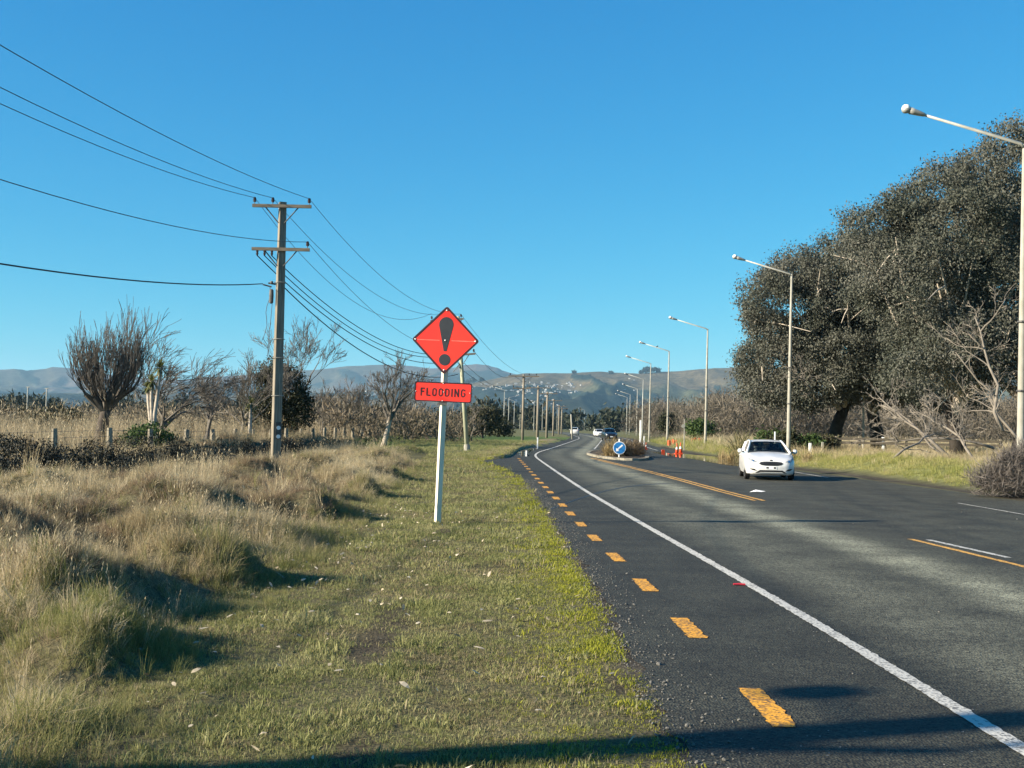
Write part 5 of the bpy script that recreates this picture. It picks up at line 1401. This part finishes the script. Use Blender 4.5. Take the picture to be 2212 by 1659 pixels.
# grey leafless bush at the right edge, flax and dry tussocks by the road
leafy(71, xat(2192, 34.9), 34.9, 'grey twiggy leafless bush at the right edge of the view', [(0, 0, .62, .75, .8, .62), (.55, .1, .92, .6, .7, .6), (-.7, 0, .36, .5, .6, .36), (1.3, .2, .7, .8, .8, .7), (-.25, -.2, .8, .35, .4, .4), (.2, -.3, .35, .9, .5, .35)], M_GREYB, 520, 34, .14, .36, .009, name='twiggy_bush', cat='bush', shell=.15, droop=-1.0, crown_name='twigs')
def spray(seed, x, y, label, n, L, w, spread, m_, name, group, z=None):
    """tussock or flax: long arching blades from one base"""
    rnd = random.Random(seed); mb = MB()
    for k in range(n):
        az = rnd.uniform(0, 6.283); el = rnd.uniform(spread, 1.5); l_ = L * rnd.uniform(.6, 1.15)
        d = Vector((math.cos(az) * math.cos(el), math.sin(az) * math.cos(el), math.sin(el))); b_ = Vector((rnd.gauss(0, .12) * L, rnd.gauss(0, .12) * L, 0))
        s_ = Vector((-math.sin(az), math.cos(az), 0)) * w
        p1_ = b_ + d * l_ * .6; p2_ = b_ + d * l_ + Vector((math.cos(az), math.sin(az), 0)) * l_ * .18 + Vector((0, 0, -.22 * l_ * math.cos(el)))
        mb.add([b_ - s_, b_ + s_, p1_ + s_ * .8, p1_ - s_ * .8, p2_], [(0, 1, 2, 3), (3, 2, 4)])
    o = mb.build(name, m_, loc=(x, y, (hz(x, y) if z is None else z)))
    return tag(o, label, 'plant', group)
M_TUSS = leaf_mat('golden_tussock', [(.28, .21, .10), (.40, .31, .16), (.52, .42, .25)], .3, .6)
M_TUSSB = leaf_mat('brown_tussock', [(.12, .09, .056), (.20, .15, .092), (.30, .235, .15)], .3, .6)
M_FLAX = leaf_mat('flax_blades', [(.08, .085, .04), (.14, .13, .06), (.22, .19, .10)], .2, .6)
spray(1, 6.0, 71.2, 'pale golden tussock behind the keep-left sign, leftmost on the island', 600, 1.2, .016, .0, M_TUSS, 'tussock', 'island tussocks', .11)
spray(2, 6.9, 72.0, 'brown tussock right behind the keep-left sign', 560, 1.15, .016, .05, M_TUSSB, 'tussock', 'island tussocks', .11)
spray(3, 7.5, 73.5, 'brown tussock second from the right on the island', 560, 1.15, .016, .05, M_TUSSB, 'tussock', 'island tussocks', .11)
spray(4, 8.1, 75.5, 'dark brown tussock at the right end of the island', 560, 1.1, .016, .05, M_TUSSB, 'tussock', 'island tussocks', .11)
spray(5, 7.4, 80, 'brown tussock at the back of the island', 300, .9, .010, .1, M_TUSSB, 'tussock', 'island tussocks', .11)
spray(6, xat(1603, 72), 72, 'tall olive flax clump behind the hatchback roof', 130, 2.0, .03, .55, M_FLAX, 'flax', 'flax and tussock on right verge')
for k, (u, Y, lb) in enumerate([(1562, 70, 'dry golden tussock left of the hatchback'), (1580, 67, 'dry golden tussock nearest left of the hatchback roof'), (1640, 68, 'dry tussock behind the hatchback windscreen'), (1745, 62, 'dry tussock right of the hatchback lamp'), (1715, 65, 'dry golden tussock at the foot of the hatchback lamp')]):
    spray(20 + k, xat(u, Y), Y, lb, 170, .85, .012, .05, M_TUSS, 'tussock', 'flax and tussock on right verge')
for k, (u, Y, h_) in enumerate([(1690, 74, 1.6), (1740, 74, 1.3), (1775, 76, 1.2), (1660, 78, 1.5)]):
    leafy(110 + k, xat(u, Y), Y, ['tall dark shrub right of the hatchback lamp', 'olive shrub between the lamp and leftmost gum trunk', 'low dark shrub at the leftmost gum trunk', 'dark shrub behind the hatchback roof'][k], [(0, 0, h_ * .5, .9, .8, h_ * .45), (.5, 0, h_ * .7, .5, .5, h_ * .3), (-.5, 0, h_ * .4, .6, .5, h_ * .35)], M_GREEN if k % 2 else M_SHRUB, 90, 20, .16, .26, .06, name='shrub', cat='shrub', shell=.3, group='shrubs under the gum trees', crown_name='foliage')

# trees on the ridge and hillside
rr = np.random.default_rng(9)
ridge = [(1392, 803, 9), (1402, 803, 11), (1412, 803, 9), (1421, 804, 8), (1386, 804, 5), (1238, 806, 5), (1318, 807, 5), (1010, 826, 6), (1022, 824, 8), (1040, 823, 6)]
for k, (u, v, h_) in enumerate(ridge):
    pt = find_mid(u, v + 2)
    if pt is None: pt = at(u, v + 3, 5960)
    lobes = [(rr.uniform(-.25, .25) * h_, 0, h_ * rr.uniform(.5, .9), h_ * .5, h_ * .5, h_ * .4) for _ in range(4)]
    s = 2.7
    leafy(200 + k, pt.x, pt.y, 'dark round tree in the clump on the hill skyline' if k < 5 else ('lone small tree on the hill skyline' if k < 7 else 'dark tree on the saddle left of the hill houses'), [tuple(q * s for q in l_) for l_ in lobes], leaf_mat('ridge_leaves_%d' % k, [(.015, .022, .016), (.03, .036, .024)], .1, .05), 40, 9, 2.4, 8.0, 2.6, (.5, h_ * .8), name='ridge_tree', shell=.3, z=pt.z - 1, group='skyline clump' if k < 5 else ('lone skyline trees' if k < 7 else 'saddle trees'))

# ------------------------------------------------------------------ houses on the hillside
HM = [mat('house_white_wall', (.34, .335, .32), None), mat('house_cream_wall', (.28, .27, .23), None), mat('house_grey_wall', (.22, .22, .22), None)]
RM = [mat('house_grey_roof', (.20, .20, .21), None), mat('house_brown_roof', (.14, .10, .08), None), mat('house_pale_roof', (.24, .25, .26), None)]
M_PANE = mat('house_window_glass', (.05, .06, .07), None, rough=.1)
def house_mesh(w, d, h_, wall, roof):
    mb = MB(); mb.box((0, 0, h_ / 2 - 2), (w, d, h_ + 4), mi=0)
    e = .5
    mb.add([(-w / 2 - e, -d / 2 - e, h_), (w / 2 + e, -d / 2 - e, h_), (w / 2 + e, d / 2 + e, h_), (-w / 2 - e, d / 2 + e, h_), (-w / 2 + d * .2, 0, h_ + d * .26), (w / 2 - d * .2, 0, h_ + d * .26)], [(0, 1, 5, 4), (1, 2, 5), (2, 3, 4, 5), (3, 0, 4), (3, 2, 1, 0)], 1)
    n = max(2, int(w / 4))
    for k in range(n):
        cx_ = (k + .5) / n * w - w / 2
        mb.add([(cx_ - .9, -d / 2 - .03, h_ * .45), (cx_ + .9, -d / 2 - .03, h_ * .45), (cx_ + .9, -d / 2 - .03, h_ * .8), (cx_ - .9, -d / 2 - .03, h_ * .8)], [(0, 1, 2, 3)], 2)
    o = mb.build('house', [wall, roof, M_PANE], link=False)
    return o.data
hmesh = [house_mesh(w, d, h_, HM[a], RM[b]) for w, d, h_, a, b in [(15, 9, 5.5, 0, 2), (12, 8, 6, 0, 0), (18, 9, 5, 1, 0), (11, 9, 7, 0, 1), (14, 8, 4, 2, 2), (20, 10, 6, 0, 2)]]
clusters = [((1000, 1112), (829, 850), 34, 'small pale house on the saddle slope right of the flood sign', 'saddle slope houses'), ((1112, 1256), (826, 856), 70, 'pale house among the crowded hillside suburb behind the far poles', 'crowded hillside houses'),
            ((1105, 1210), (852, 884), 22, 'pale house on the lower dark slope behind the far poles', 'lower slope houses'), ((782, 866), (846, 862), 30, 'small white house on the slope behind the pale-trunked tree', 'houses behind the bare trees'),
            ((370, 500), (836, 858), 20, 'small white house on the low slope behind the cabbage tree', 'houses behind the cabbage tree'), ((1566, 1624), (866, 872), 9, 'small white house above the willow wood left of the gums', 'houses above the willow wood'),
            ((1330, 1385), (814, 852), 5, 'isolated white house high on the right hill face', 'isolated hill houses'), ((1700, 1800), (868, 880), 8, 'small white house seen beneath the gum crown', 'houses beneath the gum crown')]
rr = np.random.default_rng(19)
for (u0, u1), (v0, v1), n, lb, gp in clusters:
    for k in range(n):
        u, v = rr.uniform(u0, u1), rr.uniform(v0, v1)
        pt = find_mid(u, v)
        if pt is None: continue
        o = bpy.data.objects.new('house', hmesh[rr.integers(0, 6)]); COL.objects.link(o)
        o.location = pt + Vector((0, 0, .5)); o.rotation_euler = (0, 0, rr.uniform(-.7, .7)); s = rr.uniform(.38, .72); o.scale = (s, s, s)
        tag(o, lb, 'house', gp)
for k in range(16):
    u, Y = [1283, 1290, 1298, 1305, 1310, 1316, 1320, 1255][k % 8] + rr.uniform(-3, 3), rr.uniform(900, 1100)
    o = bpy.data.objects.new('house', hmesh[k % 6]); COL.objects.link(o); o.location = (xat(u, Y), Y, 0); o.scale = (.5, .5, .5); o.rotation_euler = (0, 0, rr.uniform(-.6, .6))
    tag(o, 'small white house on the flat at the end of the road', 'house', 'houses at the road end')

# ------------------------------------------------------------------ grass, leaves, gravel
def scatter(name, label, pts, rots, scl, vid, variants):
    me = bpy.data.meshes.new(name)
    me.vertices.add(len(pts)); me.vertices.foreach_set('co', np.asarray(pts, np.float32).ravel())
    for nm, tp, arr in (('rot', 'FLOAT_VECTOR', rots), ('scl', 'FLOAT_VECTOR', scl)):
        a = me.attributes.new(nm, tp, 'POINT'); a.data.foreach_set('vector', np.asarray(arr, np.float32).ravel())
    a = me.attributes.new('vid', 'INT', 'POINT'); a.data.foreach_set('value', np.asarray(vid, np.int32))
    me.update()
    o = bpy.data.objects.new(name, me); COL.objects.link(o)
    cl = bpy.data.collections.new(name + '_kinds')
    for v in variants: cl.objects.link(v)
    ng = bpy.data.node_groups.new(name + '_scatter', 'GeometryNodeTree')
    ng.interface.new_socket('Geometry', in_out='INPUT', socket_type='NodeSocketGeometry'); ng.interface.new_socket('Geometry', in_out='OUTPUT', socket_type='NodeSocketGeometry')
    N, L = ng.nodes, ng.links
    gi, go = N.new('NodeGroupInput'), N.new('NodeGroupOutput')
    ip = N.new('GeometryNodeInstanceOnPoints'); ci = N.new('GeometryNodeCollectionInfo')
    ci.inputs['Collection'].default_value = cl; ci.inputs['Separate Children'].default_value = True; ci.inputs['Reset Children'].default_value = True
    def na(nm, tp):
        n = N.new('GeometryNodeInputNamedAttribute'); n.data_type = tp; n.inputs['Name'].default_value = nm
        return [s_ for s_ in n.outputs if s_.enabled and s_.name == 'Attribute'][0]
    L.new(gi.outputs[0], ip.inputs['Points']); L.new(ci.outputs[0], ip.inputs['Instance']); ip.inputs['Pick Instance'].default_value = True
    L.new(na('vid', 'INT'), ip.inputs['Instance Index'])
    er = N.new('FunctionNodeEulerToRotation'); L.new(na('rot', 'FLOAT_VECTOR'), er.inputs[0]); L.new(er.outputs[0], ip.inputs['Rotation'])
    L.new(na('scl', 'FLOAT_VECTOR'), ip.inputs['Scale'])
    L.new(ip.outputs[0], go.inputs[0])
    md = o.modifiers.new('scatter', 'NODES'); md.node_group = ng
    return tag(o, label, kind='stuff')

def tuft(name, n, h0, h1, rad, lean, w, m_, seed, bend=1.0, stalk=False):
    rnd = random.Random(seed); mb = MB()
    for k in range(n):
        az = rnd.uniform(0, 6.283); rr_ = rad * math.sqrt(rnd.random()); b_ = Vector((rr_ * math.cos(az), rr_ * math.sin(az), -.01))
        az2 = az + rnd.gauss(0, .9); h_ = rnd.uniform(h0, h1); l_ = lean * rnd.uniform(.2, 1.3)
        o1 = Vector((math.cos(az2), math.sin(az2), 0))
        p1_ = b_ + Vector((0, 0, h_ * .6)) + o1 * h_ * l_ * .35; p2_ = b_ + Vector((0, 0, h_ * (1 - .25 * l_ * bend))) + o1 * h_ * l_ * bend
        fa = rnd.uniform(0, 3.14159); s_ = Vector((math.cos(fa), math.sin(fa), 0)) * w * rnd.uniform(.6, 1.3)
        mb.add([b_ - s_, b_ + s_, p1_ + s_ * .8, p1_ - s_ * .8, p2_], [(0, 1, 2, 3), (3, 2, 4)])
        if stalk and rnd.random() < .35:
            q = p2_ + Vector((0, 0, .0)); mb.add([q - s_ * 1.4, q + s_ * 1.4 + Vector((0, 0, h_ * .05)), q + o1 * h_ * .06 + Vector((0, 0, h_ * .10))], [(0, 1, 2)])
    return mb.build(name, m_, link=False)

GS_GREEN = leaf_mat('verge_grass', [(.12, .14, .045), (.19, .20, .072), (.26, .26, .105), (.38, .35, .18)], .35, .9)
GS_DRY = leaf_mat('verge_thatch', [(.15, .125, .066), (.23, .195, .105), (.34, .29, .17)], .35, 1.1)
GS_MOSS = leaf_mat('bright_edge_grass', [(.18, .20, .018), (.27, .28, .028), (.36, .345, .045)], .4, 1.5)
GL_GREEN = leaf_mat('rank_green_grass', [(.12, .14, .040), (.19, .20, .065), (.27, .25, .105), (.36, .31, .16)], .4, .5)
GL_TAN = leaf_mat('rank_dry_grass', [(.27, .215, .12), (.38, .31, .18), (.47, .39, .245), (.56, .49, .34)], .4, .35)
GL_BROWN = leaf_mat('rank_brown_grass', [(.14, .10, .066), (.21, .155, .098), (.30, .23, .145)], .35, .4)
GL_REED = leaf_mat('dry_reeds', [(.24, .19, .12), (.34, .28, .18), (.46, .39, .26)], .3, .3)
GR_GREEN = leaf_mat('right_verge_grass', [(.16, .185, .045), (.24, .255, .07), (.33, .31, .11), (.42, .37, .18)], .4, .3)

rng = np.random.default_rng(101)
def sample(x0, x1, y0, y1, dens):
    n = int((x1 - x0) * (y1 - y0) * dens)
    return rng.uniform(x0, x1, n), rng.uniform(y0, y1, n)
def finish(name, label, X, Y, size, vid, variants, tilt=.12, wind=(0, 0), hvar=.3):
    Z = height(X, Y)
    n = len(X)
    rot = np.stack([rng.normal(0, tilt, n) + wind[1], rng.normal(0, tilt, n) + wind[0], rng.uniform(0, 6.283, n)], 1)
    s = size * rng.uniform(1 - hvar, 1 + hvar, n)
    scl = np.stack([s, s, s * rng.uniform(.8, 1.2, n)], 1)
    return scatter(name, label, np.stack([X, Y, Z], 1), rot, scl, vid, variants)

# mown verge
SV = [tuft('g0', 16, .018, .045, .05, .8, .0022, GS_GREEN, 1), tuft('g1', 14, .014, .036, .05, 1.0, .0022, GS_DRY, 2), tuft('g2', 16, .022, .055, .045, .7, .0022, GS_GREEN, 3), tuft('g3', 18, .012, .028, .05, .8, .0025, GS_MOSS, 4)]
XX, YY, SS = [], [], []
for (a, b, d, s) in [(3.5, 9, 980, .9), (9, 15, 640, 1.05), (15, 25, 320, 1.35), (25, 40, 110, 1.8), (40, 66, 45, 2.4)]:
    x, y = sample(-4.5, 1.4, a, b, d)
    k = (x > rough_edge(y) - .6) & (x < xe(y) + .02)
    bare = fbm(x * 1.7, y * 1.7, 55, 3)
    k &= rng.uniform(0, 1, len(x)) < np.clip((bare - .24) * 3.6, .30, 1)
    for u, v, rr_ in [(800, 1400, .9), (845, 1345, .8), (960, 1150, .6), (250, 1590, .7), (760, 1640, .5), (1330, 1480, .35), (1060, 1700, .4)]:
        cx_, cy_ = gnd(u, v); k &= ~((((x - cx_) / (rr_ * .22)) ** 2 + ((y - cy_) / rr_) ** 2 < 1) & (rng.uniform(0, 1, len(x)) < .75))
    k &= rng.uniform(0, 1, len(x)) < np.clip((xe(y) - x) / .13 + .25 * (fbm(x * 3, y * 3, 31, 2) - .1), .08, 1)
    XX.append(x[k]); YY.append(y[k]); SS.append(np.full(k.sum(), s))
XX, YY, SS = map(np.concatenate, (XX, YY, SS))
edge = xe(YY) - XX
pm = np.clip(1.2 - edge / .95, 0, .92) * smooth(.3, .55, fbm(XX * 1.2, YY * .8, 91, 3) + .15)
dry = smooth(.42, .62, fbm(XX * .8, YY * .8, 61, 3))
u_ = rng.uniform(0, 1, len(XX))
vid = np.where(rng.uniform(0, 1, len(XX)) < pm, 3, np.where(u_ < .22 + .5 * dry, 1, np.where(u_ < .85, 0, 2)))
SS = SS * (.75 + .6 * smooth(.35, .75, fbm(XX * 2.6, YY * 2.2, 23, 2))) * np.where(rng.uniform(0, 1, len(XX)) < .03, 1.7, 1)
finish('verge_grass', 'short patchy mown grass on the roadside verge', XX, YY, SS, vid, SV, .2)

# rank grass left of the verge
LV = [tuft('l0', 34, .16, .42, .11, .75, .0032, GL_GREEN, 11), tuft('l1', 36, .20, .50, .13, .8, .0032, GL_TAN, 12), tuft('l2', 30, .15, .38, .13, .9, .0034, GL_BROWN, 13), tuft('l3', 22, .35, .75, .10, .4, .0030, GL_TAN, 14, stalk=True), tuft('l4', 14, .3, .55, .08, .5, .0036, GL_GREEN, 15)]
XX, YY, SS = [], [], []
for (a, b, d, s) in [(3.5, 12, 165, .40), (12, 22, 125, .41), (22, 36, 80, .46), (36, 62, 36, .56), (62, 100, 10, .9)]:
    x, y = sample(-30, -1.2, a, b, d)
    k = (x < rough_edge(y) + .12 + .25 * (fbm(x * 2, y * 2, 7) - .5)) & (x > -.47 * y - 5) & (x > -21.7 + .0794 * y - .3) & ~((np.abs(x - ditch_x(y) + .3) < 1.1) & (rng.uniform(0, 1, len(x)) < .93) & (y > 14))
    XX.append(x[k]); YY.append(y[k]); SS.append(np.full(k.sum(), s))
XX, YY, SS = map(np.concatenate, (XX, YY, SS))
din = rough_edge(YY) - XX
cl_ = fbm(XX * 1.15, YY * 1.0, 83, 2)
SS = SS * np.clip(.5 + din * .8, .5, 1.0) * (.55 + 1.0 * smooth(.3, .75, cl_))
kk = rng.uniform(0, 1, len(XX)) < np.clip(.5 + (cl_ - .28) * 3.2, .45, 1)
XX, YY, SS, din = XX[kk], YY[kk], SS[kk], din[kk]
mxs, mys, mss = [], [], []
for mx_, my_, mr, mh in MOUNDS:
    n_ = int(min(260, 150 * mr * mr) * np.interp(my_, [6, 20, 45], [1.3, .9, .35]))
    mxs.append(rng.normal(mx_, mr * .55, n_)); mys.append(rng.normal(my_, mr * .65, n_)); mss.append(rng.uniform(.34, .58, n_) * np.interp(my_, [6, 40], [.95, 1.15]))
XX, YY, SS = np.concatenate([XX] + mxs), np.concatenate([YY] + mys), np.concatenate([SS] + mss)
din = rough_edge(YY) - XX
pg = np.clip(1.0 - din / np.interp(YY, [4, 10, 20, 50], [3.6, 2.0, 1.2, .8]), 0, 1) + .06 + .16 * smooth(.52, .66, fbm(XX * .35, YY * .35, 47, 3))
u_ = rng.uniform(0, 1, len(XX)); brn = smooth(.44, .62, fbm(XX * .5, YY * .5, 33, 3))
vid = np.where(u_ < pg * .85, np.where(rng.uniform(0, 1, len(XX)) < .85, 0, 4), np.where(rng.uniform(0, 1, len(XX)) < brn * .85, 2, np.where(rng.uniform(0, 1, len(XX)) < .80, 1, 3)))
finish('rank_grass', 'long dry tan and green grass in mounds left of the verge', XX, YY, SS, vid, LV, .22, (.18, 0))

# reeds: around the ditch and beyond the farm fence
RV = [tuft('r0', 12, .8, 1.7, .22, .18, .006, GL_REED, 21, stalk=True), tuft('r1', 16, .5, 1.2, .25, .3, .006, GL_TAN, 22, stalk=True), tuft('r2', 18, .5, 1.0, .3, .5, .007, GL_BROWN, 23)]
x1, y1 = sample(-75, -12, 42, 130, 2.4)
k = (x1 < -21.7 + .0794 * y1 - .5) & (x1 > -.47 * y1 - 10)
x1, y1 = x1[k], y1[k]; k = fbm(x1 * .12, y1 * .12, 3, 3) + .004 * 0 > .36; x1, y1 = x1[k], y1[k]
s1 = np.interp(y1, [42, 60, 130], [.8, 1.0, 1.2])
x2, y2 = sample(-16, -4, 20, 75, 1.0); k = (fbm(x2 * .35, y2 * .35, 44, 3) > .60) & (x2 < rough_edge(y2) - .8) & (x2 > ditch_x(y2)); x2, y2 = x2[k], y2[k]; s2 = np.full(len(x2), .55)
cx_, cy_ = gnd(300, 1020); y3 = rng.uniform(32, 80, 150); x3 = ditch_x(y3) + rng.normal(1.2, .8, 150); s3 = rng.uniform(.55, .95, 150)
XX, YY, SS = np.concatenate([x1, x2, x3]), np.concatenate([y1, y2, y3]), np.concatenate([s1, s2, s3])
vid = rng.choice(3, len(XX), p=[.45, .35, .2])
finish('reeds', 'tall dry reeds around the ditch and farm fence', XX, YY, SS, vid, RV, .08)

# right verge grass
QV = [tuft('q0', 30, .12, .32, .14, .7, .0045, GR_GREEN, 31), tuft('q1', 30, .2, .5, .15, .7, .005, GL_TAN, 32), tuft('q2', 26, .1, .25, .14, .8, .0045, GL_GREEN, 33)]
XX, YY, SS = [], [], []
for (a, b, d, s) in [(20, 40, 16, .8), (40, 62, 14, .95), (62, 100, 6, 1.4), (100, 170, 1.6, 2.2)]:
    x, y = sample(12, 48, a, b, d)
    k = (x > xr(y) + .9 + .7 * fbm(x, y, 9)) & (x < .47 * y + 5)
    XX.append(x[k]); YY.append(y[k]); SS.append(np.full(k.sum(), s))
XX, YY, SS = map(np.concatenate, (XX, YY, SS))
din = XX - xr(YY)
SS = SS * np.clip(.3 + din * .25, .35, 1.0)
tan_ = np.clip((din - 3.0) / 3.0, 0.05, .75) * smooth(.3, .6, fbm(XX * .25, YY * .25, 19, 3) + .12)
u_ = rng.uniform(0, 1, len(XX))
vid = np.where(u_ < tan_, 1, np.where(u_ < .93, 0, 2))
finish('right_verge_grass', 'green and yellow unmown grass on the right verge', XX, YY, SS, vid, QV, .2)

# park lawn tufts beside the bend and grass beyond
x, y = sample(-13, 6, 64, 130, 7); k = (x < xe(y) - .1) & (x > rough_edge(y) + .2)
x, y = x[k], y[k]
finish('lawn_grass', 'mown park lawn grass beside the road bend', x, y, np.full(len(x), 3.0), rng.choice([0, 0, 2, 1], len(x)), SV[:3], .2)

# fallen leaves
M_LEAF = leaf_mat('bleached_fallen_leaf', [(.26, .21, .13), (.42, .36, .26), (.58, .52, .40)], .15, 2.0)
def fallen(name, L, W, seed):
    rnd = random.Random(seed); mb = MB()
    pts = [(-.5, 0, 0), (-.2, .5, .25), (.2, .45, .3), (.5, 0, .15), (.2, -.45, .18), (-.2, -.5, .12)]
    mb.add([(x * L, y * W, .012 + z * W * rnd.uniform(.5, 1.5)) for x, y, z in pts], [(0, 1, 5), (1, 2, 4, 5), (2, 3, 4)])
    return mb.build(name, M_LEAF, link=False)
FV = [fallen('f0', .075, .028, 1), fallen('f1', .055, .034, 2), fallen('f2', .095, .022, 3)]
x, y = sample(-4, .9, 3.5, 26, 9); k = (x > rough_edge(y) - .3) & (x < xe(y)) & (rng.uniform(0, 1, len(x)) < np.clip(.9 - (x + 2.2) / 3.4, .15, 1)); x, y = x[k], y[k]
z = height(x, y) + .032
n = len(x)
scatter('leaf_litter', 'bleached fallen leaves scattered over the mown verge', np.stack([x, y, z], 1), np.stack([rng.normal(0, .35, n), rng.normal(0, .35, n), rng.uniform(0, 6.28, n)], 1), np.repeat(rng.uniform(.5, 1.25, n)[:, None], 3, 1), rng.integers(0, 3, n), FV)
# gravel along the broken seal edge
M_STONE = mat('loose_chip', (.07, .067, .06), (.17, .165, .15), 30, .9)
def stone(name, seed):
    rnd = random.Random(seed); mb = MB()
    mb.lathe([(.3, -.3), (.8, -.1), (.9, .15), (.45, .5)], 6, sy=.75); mb.v = [(a * rnd.uniform(.8, 1.2), b * rnd.uniform(.8, 1.2), c) for a, b, c in mb.v]
    return mb.build(name, M_STONE, link=False)
STV = [stone('s%d' % k, k) for k in range(3)]
y = rng.uniform(4, 40, 5200); x = xe(y) + np.abs(rng.normal(0, .26, len(y))) - .14
k = np.ones(len(x), bool); x, y = x[k], y[k]; n = len(x)
x = np.concatenate([x, rng.uniform(1.0, 14, 500)]); y = np.concatenate([y, rng.uniform(5, 30, 500)]); n = len(x)
scatter('gravel', 'loose chips along the broken edge of the seal', np.stack([x, y, np.full(n, .010)], 1), np.stack([rng.normal(0, .5, n), rng.normal(0, .5, n), rng.uniform(0, 6.28, n)], 1), np.repeat((rng.gamma(2.0, .0026, n) + .002)[:, None], 3, 1), rng.integers(0, 3, n), STV)

# ------------------------------------------------------------------ haze
M_HAZE = bpy.data.materials.new('haze_air'); M_HAZE.use_nodes = True
N, L = M_HAZE.node_tree.nodes, M_HAZE.node_tree.links
N.remove(N['Principled BSDF'])
pv = N.new('ShaderNodeVolumePrincipled'); pv.inputs['Color'].default_value = (.42, .74, 1.0, 1); pv.inputs['Density'].default_value = 0.00004; pv.inputs['Anisotropy'].default_value = 0.0
L.new(pv.outputs[0], N['Material Output'].inputs['Volume'])
mb = MB(); mb.box((0, 7000, 290), (27000, 15200, 582)); hzb = mb.build('haze', M_HAZE); tag(hzb, kind='stuff')
